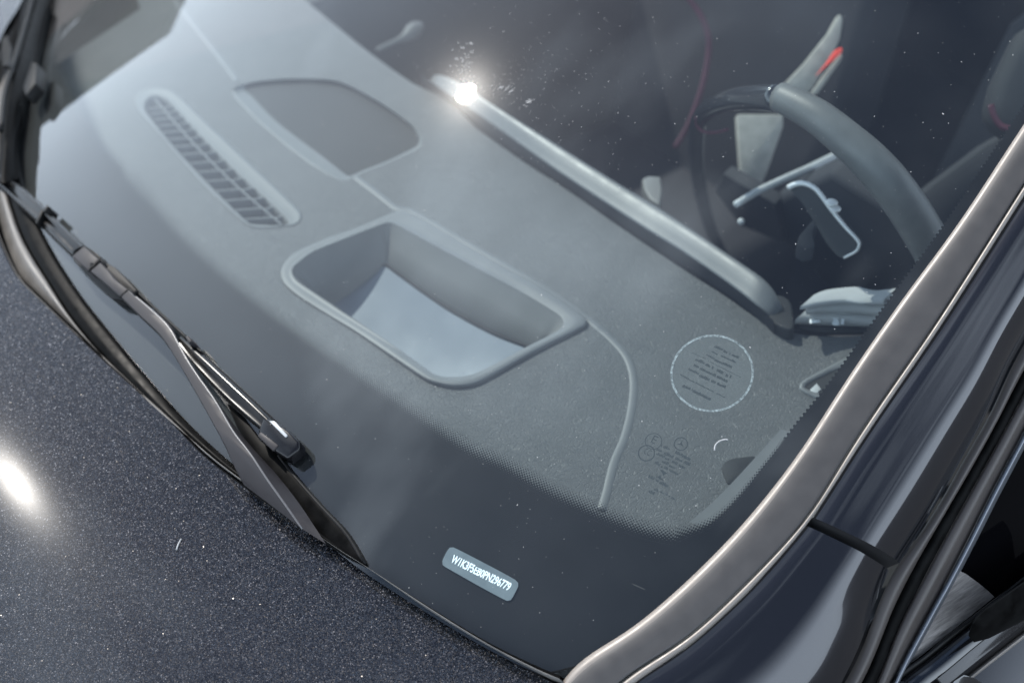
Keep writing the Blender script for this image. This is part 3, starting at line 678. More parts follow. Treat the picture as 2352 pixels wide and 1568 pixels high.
px_prism('mirror_arm', [(2230, 1432), (2240, 1412), (2262, 1392), (2352, 1330), (2480, 1240), (2490, 1320), (2352, 1404), (2280, 1440), (2245, 1449)], lambda x, y, o: S(x, y, o), .034, .02, M_strip, door, bevel=.006, seg=4)

# ------------------------------------------------------------------ interior shell
cab = grp('cabin', 'dark cabin interior')
def box(name, lo, hi, m, parent, bevel=.0, **k):
    x0, y0, z0 = lo; x1, y1, z1 = hi
    return prism(name, [Vector((x0, y0, z1)), Vector((x1, y0, z1)), Vector((x1, y1, z1)), Vector((x0, y1, z1))], Vector((0, 0, z0-z1)), m, parent, bevel=bevel, **k)
box('cabin_floor', (-.75, -.3, .28), (.75, 2.2, .32), M_cab, cab)
box('rear_wall', (-.75, 2.1, .3), (.75, 2.15, 1.5), M_cab, cab)
box('door_panel', (-.78, .1, .3), (-.74, 2.1, .95), M_cab, cab)
box('door_panel', (.72, .1, .3), (.75, 2.1, 1.02), M_cab, cab)
rz = Gs(0, .90).z
box('roof', (-.62, Gs(0, .89).y, rz-.01), (.62, 2.15, rz+.03), M_cab, car, bevel=.01)
# ------------------------------------------------------------------ dashboard
VO = [(309, 232), (330, 210), (375, 205), (410, 222), (504, 309), (605, 403), (685, 480), (694, 500), (678, 516), (598, 524), (564, 514), (470, 430), (369, 314), (319, 258)]
VI = [(330, 249), (386, 322), (453, 396), (524, 468), (566, 508), (578, 515), (648, 517), (664, 509), (611, 456), (544, 395), (470, 321), (403, 249), (385, 226), (353, 219), (334, 230)]
VD = [(354, 224), (400, 280), (470, 356), (558, 440), (648, 516)]
SP = [(531, 212), (545, 198), (600, 186), (680, 181), (760, 184), (800, 196), (880, 240), (945, 287), (970, 315), (966, 338), (900, 370), (830, 399), (806, 413), (785, 415), (765, 408), (700, 369), (605, 292), (545, 232)]
HO = [(644, 624), (657, 599), (679, 580), (752, 548), (816, 526), (905, 489), (930, 486), (960, 499), (1038, 545), (1165, 621), (1260, 676), (1346, 737), (1349, 750), (1229, 812), (1102, 882), (1063, 892), (1022, 890), (974, 874), (816, 764), (689, 685), (650, 650)]
HI = [(671, 618), (689, 599), (720, 577), (803, 543), (884, 512), (897, 511), (915, 518), (985, 557), (1070, 603), (1197, 670), (1284, 723), (1294, 740), (1284, 758), (1210, 796), (1102, 853), (1070, 863), (1022, 865), (990, 855), (847, 755), (720, 669), (679, 640)]
def D2(pxs, n, off=0):
    return [(p.x, p.y) for p in [D(q.x, q.y, off) for q in cat(pxs, n, True)]]
dash_edge = [(440, -270), (540, -160), (640, -60), (700, 0), (784, 70), (860, 130), (952, 194), (1000, 215), (1060, 262), (1090, 292), (1200, 370), (1308, 440), (1432, 527), (1568, 618), (1669, 682), (1736, 729), (1803, 759), (1847, 769), (1900, 773), (1978, 771), (2060, 745)]
de = [D(p.x, p.y) for p in cat(dash_edge, 70)]
dout = [(p.x, p.y) for p in de] + [(.70, .10), (.70, -.06), (.60, -.17), (.45, -.23), (.2, -.28), (0, -.29), (-.25, -.27), (-.45, -.22), (-.66, -.13), (-.78, .0), (-.86, .2), (de[0].x-.2, de[0].y-.1)]
dlift = lambda x, y: Vector((x, y, zD(x, y)))
dash = grp('dashboard', 'grained grey dashboard top behind the windshield')
sheet('dash_top', dout, [D2(VO, 50), D2(SP, 60), D2(HO, 70)], dlift, .022, M_dash, dash)
fade_ = [p+Vector((0, .004, -.004)) for p in de]
loft('dash_rear_edge', [de, fade_, [p+Vector((0, .006, -.02)) for p in de], [p+Vector((0, .0, -.40)) for p in de]], M_dash2, dash)
# seam piping
seamA = [(400, 0), (460, 77), (510, 140), (545, 188)]
seamB = [(812, 404), (860, 440), (915, 482), (940, 484), (1038, 540), (1165, 614), (1260, 669), (1349, 732), (1378, 755), (1410, 784), (1442, 823), (1456, 874), (1451, 941), (1434, 1008), (1411, 1062), (1392, 1138), (1380, 1175)]
for nm, q, r in (('seam_piping', seamA, .004), ('seam_piping', seamB, .0048)):
    tube(nm, [D(p.x, p.y, -.0002-r*.21) for p in cat(q, 90)], [r*.45*1.0 for _ in range(90)], M_hud, dash, flat=2.7, seg=14)
# defrost vent
vent = grp('defrost_vent', 'long two-row air vent at the front of the dashboard')
vo = [D(p.x, p.y, 0) for p in cat(VO, 80, True)]; vi = [D(p.x, p.y, -.002) for p in cat(VI, 80, True)]
def align(a, b):
    """rotate closed loop b to best match a"""
    n = len(a); best = min(range(n), key=lambda s: sum((a[i]-b[(i+s) % n]).length for i in range(0, n, 4)))
    b2 = list(reversed(b)); best2 = min(range(n), key=lambda s: sum((a[i]-b2[(i+s) % n]).length for i in range(0, n, 4)))
    c1 = [b[(i+best) % n] for i in range(n)]; c2 = [b2[(i+best2) % n] for i in range(n)]
    return c1 if sum((p-q).length for p, q in zip(a, c1)) < sum((p-q).length for p, q in zip(a, c2)) else c2
def match(a, b):
    """for each point of loop a the nearest point on a dense loop b"""
    bb = even(list(b)+[b[0]], 900); out_ = []
    for p in a: out_.append(min(bb, key=lambda q: (q-p).length))
    return out_
vi = match(vo, vi)
loft('vent_frame', [vo, [p+Vector((0, 0, .0012)) for p in vo], [p.lerp(q, .25)+Vector((0, 0, .0005)) for p, q in zip(vo, vi)], [p.lerp(q, .9)+Vector((0, 0, -.0008)) for p, q in zip(vo, vi)], vi, [p+Vector((0, 0, -.020)) for p in vi]], M_dash2, vent, ring=True)
mesh('vent_floor', [p+Vector((0, 0, -.019)) for p in vi], [tuple(range(len(vi)))], M_cab, vent, smooth=False)
vd = [D(p.x, p.y, -.001) for p in cat(VD, 40)]
vl = [D(p.x, p.y, -.001) for p in cat([(333, 240), (386, 322), (453, 396), (524, 468), (572, 513)], 40)]
vr = [D(p.x, p.y, -.001) for p in cat([(384, 226), (403, 249), (470, 321), (544, 395), (611, 456), (660, 508)], 40)]
def strip(name, pts, th, dep, m, parent):
    rows = []
    for i, p in enumerate(pts):
        t = (pts[min(i+1, len(pts)-1)]-pts[max(i-1, 0)]).normalized(); s = t.cross(Vector((0, 0, 1))).normalized()*th/2
        rows.append([p-s, p+s, p+s-Vector((0, 0, dep)), p-s-Vector((0, 0, dep))])
    return loft(name, rows, m, parent, ring=True, smooth=False)
strip('vent_divider', vd, .0022, .016, M_dash2, vent)
def x_at(line, y):
    pr = [project(p) for p in line]
    for (xa, ya), (xb, yb) in zip(pr, pr[1:]):
        if ya <= y <= yb: return xa+(xb-xa)*(y-ya)/max(yb-ya, 1e-6)
    return None
for y in (503, 482, 460, 438, 416, 395, 375, 355, 337, 320, 304, 289, 275, 262, 250):
    xa, xb = x_at(vl, y), x_at(vd, y-4)
    if xa and xb: strip('slat', [D(xa, y, -.001), D(xb-2, y-4, -.001)], .0021, .016, M_dash2, vent)
    y2 = y-2; xa, xb = x_at(vd, y2), x_at(vr, y2-6)
    if xa and xb: strip('slat', [D(xa+2, y2, -.001), D(xb, y2-6, -.001)], .0021, .016, M_dash2, vent)
# speaker panel
sp = grp('speaker_cover', 'darker inset panel in the middle of the dashboard')
so1 = [D(p.x, p.y, 0) for p in cat(SP, 80, True)]
SP2 = [(560, 201), (600, 191), (680, 186), (760, 189), (798, 200), (878, 244), (941, 290), (963, 316), (960, 334), (898, 366), (828, 394), (806, 404), (795, 402), (739, 358), (638, 282), (575, 218)]
si1 = match(so1, [D(p.x, p.y, -.006) for p in cat(SP2, 80, True)])
loft('panel_rim', [so1, [p+Vector((0, 0, .0001)) for p in so1], [p.lerp(q, .3)+Vector((0, 0, -.0015)) for p, q in zip(so1, si1)], si1], M_dash2, sp, ring=True)
sheet('panel_face', [(p.x, p.y) for p in [D(q.x, q.y, -.006) for q in cat(SP2, 50, True)]], [], lambda x, y: Vector((x, y, zD(x, y)-.006)), .03, M_spk, sp)
# head-up display well
hud = grp('head_up_display', 'raised rounded frame around the deep projector well')
n = 120
ho0 = [D(p.x, p.y, -.001) for p in cat(HO, n, True)]
ho1 = [D(p.x, p.y, .0) for p in cat(HO, n, True)]
hi1 = match(ho1, [D(p.x, p.y, .003) for p in cat(HI, 200, True)])
hc = sum(ho1, Vector())/len(ho1)
def fh(p): return .0015 + .0035*min(1, max(0, (p.x-hc.x)/.13+.35))
ht1 = [p+Vector((0, 0, fh(p)*.8)) for p in ho1]
ht2 = [p.lerp(q, .10)+Vector((0, 0, fh(p))) for p, q in zip(ho1, hi1)]
ht3 = [p.lerp(q, .6)+Vector((0, 0, fh(p)*.9-.0015)) for p, q in zip(ho1, hi1)]
ht4 = [p.lerp(q, .93)+Vector((0, 0, fh(p)*.5-.002)) for p, q in zip(ho1, hi1)]
loft('well_frame', [ho0, ht1, ht2, ht3, ht4, hi1], M_hud, hud, ring=True)
hw = [D(p.x, p.y, .003) for p in cat(HI, 160, True)]
ctr = sum(hw, Vector())/len(hw)
def inward(pts, k):
    n_ = len(pts); o_ = []
    for i in range(n_):
        t = pts[(i+3) % n_]-pts[(i-3) % n_]; m_ = Vector((-t.y, t.x, 0)).normalized()
        if m_.dot(ctr-pts[i]) < 0: m_ = -m_
        o_.append(pts[i]+m_*k)
    return o_
w1 = inward(hw, .030)
loft('well_wall', [hw, [p.lerp(q, .06)+Vector((0, 0, -.004)) for p, q in zip(hw, w1)], [p.lerp(q, .5)+Vector((0, 0, -.0215)) for p, q in zip(hw, w1)], [p+Vector((0, 0, -.040)) for p in w1], [p+Vector((0, 0, -.12)) for p in w1]], M_hudw, hud, ring=True)
mesh('well_floor', [p+Vector((0, 0, -.118)) for p in w1], [tuple(range(len(w1)))], M_dark, hud, smooth=False)
# curved mirror: rear edge follows the line seen on the rear wall; it dips towards the front
A0, A1 = D(930, 524, .003), D(1284, 723, .003)
nb = (A1-A0).cross(Vector((0, 0, 1))).normalized()
if nb.y > 0: nb = -nb                      # points to the front of the car
nW_ = (nb*.8+Vector((0, 0, .6))).normalized()
bc = [PL(p.x, p.y, A0+nW_*.002, nW_) for p in cat([(868, 626), (878, 612), (886, 608), (905, 622), (968, 668), (1038, 715), (1133, 766), (1210, 796), (1290, 826)], 40)]
rows = []
wv = D(1022, 865, .003)-D(1290, 740, .003)
for j in range(24):
    t = j/23; row = []
    for i, p in enumerate(bc):
        u = i/39
        q = p + wv*(t*.98) + Vector((-.020*t*(1-u), 0, -.040*sin(t*pi*.62)+.012*t*t))
        row.append(q)
    rows.append(row)
loft('projector_mirror', rows, M_mir, hud, label='pale blue curved mirror at the bottom of the well')
strip('mirror_gap', [p+nW_*.001+Vector((0, 0, .0015)) for p in bc], .002, .004, M_dark, hud)

# ------------------------------------------------------------------ screen housing at the rear of the dashboard
scr = grp('display_screen', 'long grey display housing seen from behind')
S1 = [(985, 147), (1060, 195), (1140, 246), (1200, 284), (1300, 347), (1400, 410), (1500, 470), (1568, 514), (1640, 562), (1702, 604), (1769, 650), (1805, 680)]
S2 = [(961, 166), (1020, 210), (1086, 255), (1153, 302), (1220, 350), (1288, 398), (1400, 472), (1490, 530), (1568, 578), (1669, 648), (1730, 695), (1775, 735)]
n = 80
s1 = [Z(p.x, p.y, 1.058) for p in cat(S1, n)]; s2 = [Z(p.x, p.y, 1.043) for p in cat(S2, n)]
V = Vector
rws = [[p+V((0, .03, -.12)) for p in s1], [p+V((0, .012, -.03)) for p in s1], [p+V((0, .005, -.010)) for p in s1], [p+V((0, .0022, -.0025)) for p in s1], s1,
       [p.lerp(q, .1)+V((0, 0, .0012)) for p, q in zip(s1, s2)], [p.lerp(q, .22)+V((0, 0, .0020)) for p, q in zip(s1, s2)], [p.lerp(q, .38)+V((0, 0, .0021)) for p, q in zip(s1, s2)], [p.lerp(q, .65)+V((0, 0, .0012)) for p, q in zip(s1, s2)], [p.lerp(q, .9) for p, q in zip(s1, s2)], s2, [p+V((0, .003, -.003)) for p in s2], [p+V((0, .012, -.006)) for p in s2]]
shr = [[p+V((0, .0015, -.0015)) for p in s2], [p+V((0, .004, -.012)) for p in s2], [p+V((0, .010, -.04)) for p in s2], [p+V((0, .03, -.14)) for p in s2]]
loft('screen_shade', shr, M_cab, scr, label='lower back of the display, its shade put into a dark colour')  # housing's lower face in shade, given its own dark material
# round both ends by pulling the section towards a centre
for r, row in enumerate(rws):
    for i in range(n):
        d = min(i, n-1-i)
        L_ = 7
        if d < L_:
            k = sqrt(max(0, 1-((L_-d)/L_)**2))
            c = (s1[i]+s2[i])/2 + V((0, .012, -.03)); rws[r][i] = c.lerp(row[i], .15+.85*k)
loft('screen_back', rws, M_scr, scr)
# clip the housing's driver end down to the dash
px_e = [Z(p.x, p.y, 1.035) for p in cat([(1790, 676), (1815, 690), (1822, 720), (1824, 755), (1800, 752), (1770, 735), (1755, 710), (1770, 685)], 20, True)]
prism('screen_end', px_e, V((0, .01, -.09)), M_spk, scr, bevel=.004, seg=3)

# ------------------------------------------------------------------ light switch cluster with vent ring
lc = grp('light_switch', 'silver banded light switch with white symbols')
def band(name, lower, upper, z0, z1, m, parent, n=30, bulge=.004):
    a = [Z(p.x, p.y, z0) for p in cat(lower, n)]; b = [Z(p.x, p.y, z1) for p in cat(upper, n)]
    mid = [p.lerp(q, .5)+V((.003, -bulge, .001)) for p, q in zip(a, b)]
    return loft(name, [[p+V((-.004, .02, -.01)) for p in a], a, mid, b, [p+V((-.006, .03, -.002)) for p in b]], m, parent)
band('dark_base', [(1822, 752), (1850, 763), (1893, 769), (1940, 769), (1990, 768), (2060, 760)], [(1822, 744), (1855, 742), (1893, 745), (1940, 748), (1991, 751), (2060, 752)], 1.010, 1.020, M_spk, lc)
band('switch_ring', [(1823, 744), (1850, 745), (1893, 747), (1940, 749), (1991, 751), (2060, 752)], [(1827, 733), (1848, 723), (1893, 721), (1940, 722), (2008, 727), (2060, 729)], 1.021, 1.038, M_sil, lc)
band('upper_ring', [(1856, 722), (1893, 720), (1940, 721), (1975, 723), (2008, 726), (2060, 728)], [(1850, 714), (1885, 703), (1922, 698), (1960, 697), (2026, 702), (2070, 706)], 1.040, 1.055, M_sil, lc)
band('top_ring', [(1838, 709), (1850, 710), (1880, 703), (1922, 697), (1960, 696), (2030, 701)], [(1838, 704), (1855, 696), (1880, 690), (1938, 685), (1980, 693), (2030, 688)], 1.056, 1.064, M_sil, lc)
def zpoly(name, pts, z, m, parent, off=V((.002, -.006, .003)), **k):
    q = [Z(x, y, z)+off for x, y in pts]
    return prism(name, q, V((0, .001, -.001)), m, parent, **k)
for sy in ([(1864, 731), (1874, 730), (1874, 734), (1887, 732), (1888, 738), (1864, 740)], [(1917, 728), (1929, 727), (1932, 744), (1921, 745), (1914, 741), (1918, 735)], [(1936, 728), (1943, 730), (1941, 743), (1935, 742)]):
    zpoly('symbol', sy, 1.031, M_white, lc)

# side demister
dm = grp('side_demister', 'small triangular side window vent')
m1 = [D(x, y, .0012) for x, y in [(1835, 891), (1838, 881), (1850, 872), (1900, 845), (1960, 812), (1975, 850), (1930, 930), (1895, 925), (1868, 911), (1842, 898)]]
m2 = [D(x, y, .0014) for x, y in [(1849, 890), (1851, 884), (1860, 878), (1905, 856), (1950, 834), (1955, 860), (1925, 912), (1900, 908), (1875, 900), (1856, 894)]]
loft('demister_frame', [[p+V((0, 0, -.002)) for p in m1], [p+V((0, 0, .0015)) for p in m1], [p.lerp(q, .5)+V((0, 0, .0015)) for p, q in zip(m1, m2)], m2, [p+V((0, 0, -.001)) for p in m2]], M_hud, dm, ring=True)
mesh('demister_slot', [p+V((0, 0, -.0006)) for p in m2], [tuple(range(len(m2)))], M_spk, dm, smooth=False)
prism('demister_vane', [D(x, y, .002) for x, y in [(1860, 895), (1876, 880), (1886, 893), (1873, 905)]], V((0, 0, -.001)), M_sil, dm, bevel=.0003)
loft('sunlit_dash_end', [[D(p.x+o_, p.y+o_*.3, .012) for p in cat([(1600, 1203), (1650, 1160), (1700, 1110), (1760, 1045), (1810, 990)], 20)] for o_ in (-16, -6, 6, 20)], M_hud, dash, label='dashboard end at the pillar, its sunlight put in as a paler strip')  # sunlit dash end, its light put in as a paler strip
# light sensor at the edge of the black border
px_prism('dash_sensor', [(1658, 1074), (1662, 1064), (1675, 1055), (1700, 1050), (1739, 1049), (1720, 1075), (1677, 1112), (1664, 1095)], D, .001, .003, M_spk, dash, n=24, bevel=.0005)

# ------------------------------------------------------------------ steering wheel and stalks
stw = grp('steering_wheel', 'dark grey leather steering wheel seen from the front')
NW = V((0, -cos(radians(24)), -sin(radians(24))))
PW = V((.37, .52, 1.03))
def W(px, py, off=0): return PL(px, py, PW - NW*off, NW)
def wpoly(name, pts, off, th, m, parent, bevel=.002, **k):
    return prism(name, [W(x, y, off) for x, y in pts], NW*-th, m, parent, bevel=bevel, **k)
rim = [(1760, 226), (1780, 220), (1820, 236), (1880, 270), (1940, 318), (2000, 372), (2060, 442), (2115, 525), (2160, 610), (2190, 700)]
rw = [W(p.x, p.y) for p in cat(rim, 60)]
d0 = (rw[0]-CAM).dot(fw)
rad = [.0165 + .006*min(1, i/30) for i in range(60)]; rad[0] = .014; rad[1] = .0158
tube('leather_rim', rw[3:], rad[3:], M_lea, stw, seg=20)
rim2 = [(1668, 600), (1640, 545), (1618, 480), (1604, 410), (1599, 350), (1601, 305), (1607, 276), (1625, 254), (1660, 236), (1700, 226), (1745, 224), (1790, 226)]
rw2 = [W(p.x, p.y, .004) for p in cat(rim2, 60)]
tube('gloss_rim', rw2, [.008+.003*min(1, i/30)+.005*max(0, (i-35)/25) for i in range(60)], pbr('gloss_rim', (.02, .021, .024), .18, coat=.6), stw, seg=16)
wpoly('spoke', [(1640, 440), (1660, 400), (1780, 470), (1800, 560), (1700, 520)], .02, .02, M_cab, stw, bevel=.004)
tube('red_marking', [W(p.x, p.y, -.006) for p in cat([(1600, 268), (1602, 290), (1618, 303), (1645, 304), (1670, 298)], 16)], .0022, M_red, stw)
hub = wpoly('hub', [(1760, 470), (1900, 400), (2060, 500), (2120, 640), (2040, 700), (1900, 660), (1800, 560)], .03, .05, M_cab, stw, bevel=.01, seg=3)
st = grp('stalk', 'grey column stalk behind the steering wheel')
pa = [Z(p.x, p.y, 1.06) for p in cat([(1690, 470), (1740, 440), (1800, 412), (1860, 386), (1918, 358)], 20)]
tube('lever', pa, [.0045+.0012*i/20 for i in range(20)], M_sil, st, seg=12)
px = [Z(1702, 509, 1.03)]
bm = bmesh.new(); bmesh.ops.create_icosphere(bm, subdivisions=3, radius=.0045, matrix=Matrix.Translation(px[0])); me = bpy.data.meshes.new('lever_tip'); bm.to_mesh(me); bm.free()
link('lever_tip', me, M_sil, st)
pd = grp('shift_paddle', 'shift paddle with bright chrome edge')
PAD = [(1812, 428), (1830, 421), (1850, 420), (1872, 430), (1890, 450), (1906, 473), (1940, 516), (1966, 545), (1974, 560), (1968, 575), (1940, 592), (1925, 588), (1900, 560), (1870, 510), (1845, 470)]
PZ = lambda x, y, o=0: PL(x, y, V((.40, .40, 1.0)), V((.25, -1, .3)).normalized())
pp = [PZ(p.x, p.y) for p in cat(PAD, 60, True)]
prism('paddle_face', pp, V((-.0, .006, -.002)), M_spk, pd, bevel=.0)
tube('paddle_edge', [PZ(p.x, p.y)+V((0, -.001, 0)) for p in cat([(1812, 430), (1830, 422), (1850, 421), (1872, 431), (1890, 451), (1906, 474), (1940, 517), (1968, 547), (1975, 560), (1968, 576), (1940, 591)], 50)], [.0034-.0020*i/50 for i in range(50)], M_chr, pd)
px_prism('paddle_mount', [(1830, 560), (1834, 542), (1857, 515), (1870, 500), (1880, 510), (1866, 530), (1872, 565), (1850, 572)], lambda x, y, o: PZ(x, y), 0, .02, M_cab, pd, bevel=.003)
for c in ((1916, 462), (1923, 476)):
    bm = bmesh.new(); bmesh.ops.create_uvsphere(bm, u_segments=16, v_segments=10, radius=.007, matrix=Matrix.Translation(PZ(*c)+V((0, -.004, 0))) @ Matrix.Scale(.4, 4, (0, 0, 1)))
    me = bpy.data.meshes.new('paddle_pivot'); bm.to_mesh(me); bm.free(); link('paddle_pivot', me, M_chr, pd)
# small knob between screen and wheel, and handle beyond the screen's far end
kb = [Z(x, y, 1.02) for x, y in [(1474, 410), (1488, 403), (1518, 405), (1522, 440), (1516, 470), (1492, 455), (1480, 435)]]
prism('column_knob', kb, V((0, 0, -.02)), pbr('knob_plastic', (.14, .138, .13), .5), car, bevel=.003, seg=3)
tube('door_pull', [Z(p.x, p.y, 1.0) for p in cat([(866, 116), (900, 100), (935, 84), (955, 66), (968, 58)], 16)], [.004, .004, .004, .004, .004, .004, .004, .005, .006, .008, .010, .012, .013, .012, .009, .005], pbr('dim_grey_plastic', (.09, .09, .085), .6), car, label='dim grey handle beyond the dashboard')

# ------------------------------------------------------------------ seats and painted sun patch, deep in the cabin
def deep(px, py, t): return CAM + ray(px, py)*t
def dpoly(name, pts, t, th, m, parent, bevel=.004, **k):
    return prism(name, [deep(x, y, t) for x, y in pts], fw*th, m, parent, bevel=bevel, **k)
lit = grp('sunlit_seat', 'sun patch on the seat painted as pale pieces, with red buckle tip')
dpoly('patch_piece', [(1692, 262), (1800, 262), (1800, 290), (1768, 380), (1738, 458), (1707, 460), (1700, 380)], 2.05, .02, M_sunpatch, lit)  # sunlight falling on the seat, put in as pale grey pieces
dpoly('patch_piece', [(1786, 210), (1850, 142), (1904, 74), (1928, 30), (1938, 40), (1930, 90), (1900, 150), (1858, 216)], 2.05, .02, M_sunpatch, lit)
dpoly('patch_piece', [(1906, 90), (1924, 36), (1938, 30), (1940, 60), (1930, 108)], 2.16, .01, M_cab, lit)
dpoly('patch_piece', [(1862, 216), (1890, 175), (1934, 120), (1936, 132), (1900, 185), (1876, 218)], 2.03, .01, M_sunpatch, lit)
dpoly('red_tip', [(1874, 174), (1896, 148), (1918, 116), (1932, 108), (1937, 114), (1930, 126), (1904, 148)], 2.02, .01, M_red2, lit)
def seat(x, lab):
    s = grp('seat', lab)
    prof = [(-.24, .0), (-.27, .25), (-.25, .5), (-.17, .62), (-.13, .80), (0, .84), (.13, .80), (.17, .62), (.25, .5), (.27, .25), (.24, 0)]
    top = [V((x+a, 1.02+b*.32, .52+b)) for a, b in prof]
    prism('backrest', top, V((0, .13, -.04)), M_cab, s, bevel=.03, seg=4)
    box('cushion', (x-.26, .55, .40), (x+.26, 1.08, .56), M_cab, s, bevel=.04, seg=3)
    return s
seat(.37, 'dark driver seat'); seat(-.37, 'dark passenger seat')
sd = grp('seat_piping', 'faint dark red piping curve on the dark seat')
tube('piping', [deep(p.x, p.y, 2.1) for p in cat([(1560, -30), (1588, 5), (1612, 40), (1626, 80), (1628, 120), (1618, 180), (1602, 235), (1580, 290), (1550, 340)], 40)], .0045, M_red, sd)
dpoly('bolster', [(2352, 62), (2318, 130), (2290, 190), (2277, 240), (2278, 270), (2300, 300), (2352, 330), (2500, 330), (2500, 0)], 1.9, .05, M_spk, sd, bevel=.015)
tube('piping', [deep(p.x, p.y, 1.88) for p in cat([(2276, 240), (2284, 268), (2300, 290), (2320, 296)], 14)], .004, M_red, sd)
dpoly('bolster', [(2080, 470), (2140, 420), (2260, 330), (2330, 290), (2400, 330), (2300, 430), (2190, 540), (2120, 560)], 1.95, .04, M_cab, sd, bevel=.015)

# ------------------------------------------------------------------ print on the glass
def ring_on(name, c, r, w_, m, parent, off=-.0028, seg=48, a0=0, a1=2*pi):
    P = G(*c, off); nn = nG(P); a = V((1, 0, 0)); a = (a-nn*a.dot(nn)).normalized(); b = nn.cross(a)
    v, f = [], []
    for i in range(seg+1):
        t = a0+(a1-a0)*i/seg; d = a*cos(t)+b*sin(t); v += [P+d*(r-w_/2), P+d*(r+w_/2)]
    for i in range(seg): f.append((2*i, 2*i+1, 2*i+3, 2*i+2))
    return mesh(name, v, f, m, parent, smooth=False)
stamp = grp('glass_stamp', 'small dark maker and approval marks printed on the glass')
ring_on('emblem_ring', (1564, 1019), .0062, .0010, M_ink, stamp)
def quads(name, qs, off, m, parent, **k):
    v, f = [], []
    for q in qs:
        b = len(v); v += [G(x, y, off) for x, y in q]; f.append(tuple(range(b, b+len(q))))
    return mesh(name, v, f, m, parent, smooth=False, **k)
sc_ = (1564, 1019); star = []
for a in (-100, 20, 140):
    t = radians(a+30); tip = (sc_[0]+11.5*cos(t), sc_[1]+10.5*sin(t))
    star.append([(sc_[0]+2.2*cos(t+1.6), sc_[1]+2.2*sin(t+1.6)), tip, (sc_[0]+2.2*cos(t-1.6), sc_[1]+2.2*sin(t-1.6))])
quads('emblem_star', star, -.0028, M_ink, stamp)
ring_on('approval_ring', (1501, 1013), .0078, .0008, M_ink, stamp)
ring_on('approval_ring', (1485, 1040), .0076, .0012, M_ink, stamp)
def text_mesh(name, body, p0, p1, hpx, off, m, parent, bold=0):
    """text whose baseline runs from pixel p0 to p1 on the glass, cap height hpx"""
    cu = bpy.data.curves.new(name, 'FONT'); cu.body = body; cu.resolution_u = 3; cu.offset = bold
    o = bpy.data.objects.new(name, cu); me = bpy.data.meshes.new_from_object(o); bpy.data.objects.remove(o)
    xsv = [v.co.x for v in me.vertices]; ysv = [v.co.y for v in me.vertices]
    x0, x1, y1 = min(xsv), max(xsv), max(ysv)
    A, B = G(*p0, off), G(*p1, off); X = (B-A); nn = nG(A); Y = nn.cross(X).normalized()*hpx
    vs = []
    for v in me.vertices:
        u = (v.co.x-x0)/(x1-x0); w_ = v.co.y/y1
        vs.append(A+X*u+Y*w_+nn*0)
    fs = [tuple(p.vertices) for p in me.polygons]
    return mesh(name, vs, fs, m, parent, smooth=False)
text_mesh('letter', 'E', (1494, 1015), (1504, 1020), .008, -.0027, M_ink, stamp)
text_mesh('letters', 'CC', (1477, 1040), (1491, 1047), .006, -.0027, M_ink, stamp)
rnd = random.Random(3)
def words(segs, th):
    """rows of illegible small print: runs of little blocks along segment (x0,y0)-(x1,y1)"""
    qs = []
    for (x0, y0, x1, y1, t) in segs:
        Ls = math.hypot(x1-x0, y1-y0); dx, dy = (x1-x0)/Ls, (y1-y0)/Ls; nx, ny = dy, -dx; s = 0
        while s < Ls:
            w_ = rnd.uniform(1.6, 3.4); e = min(s+w_, Ls); hh = t*th*rnd.uniform(.65, 1.1)
            if rnd.random() > .06:
                qs.append([(x0+dx*s, y0+dy*s), (x0+dx*e, y0+dy*e), (x0+dx*e+nx*hh, y0+dy*e+ny*hh), (x0+dx*s+nx*hh, y0+dy*s+ny*hh)])
            s = e+rnd.uniform(.3, .9)
    return qs
cv = lambda L_: [(1433+.1563*a, 955.5+.1563*b, 1433+.1563*c, 955.5+.1563*d, t*.1563) for a, b, c, d, t in L_]
quads('small_print', words(cv([(540, 450, 670, 500, 45), (475, 500, 550, 530, 40), (580, 560, 720, 620, 45), (470, 560, 600, 620, 40), (600, 630, 660, 655, 35), (730, 540, 860, 590, 50), (850, 600, 970, 660, 55), (750, 630, 860, 680, 35),
    (450, 690, 520, 740, 50), (550, 680, 650, 720, 45), (700, 680, 780, 715, 45), (880, 690, 970, 730, 45), (530, 750, 640, 790, 45), (660, 740, 750, 780, 30), (800, 740, 890, 780, 45), (660, 800, 790, 870, 35),
    (355, 900, 450, 945, 45), (465, 950, 505, 970, 35), (515, 990, 645, 1050, 50), (360, 1120, 440, 1160, 55), (440, 1090, 500, 1110, 40), (520, 1110, 585, 1145, 22), (600, 1145, 670, 1190, 25), (680, 1200, 750, 1235, 35)]), 1), -.0028, M_ink, stamp, kind='stuff')
quads('arrow_mark', [[(1516, 1079), (1521, 1078), (1535, 1088), (1527, 1088), (1524, 1094), (1521, 1085)], [(1507, 1093), (1513, 1093), (1517, 1089), (1519, 1097), (1526, 1104), (1515, 1100)]], -.0028, M_ink, stamp)
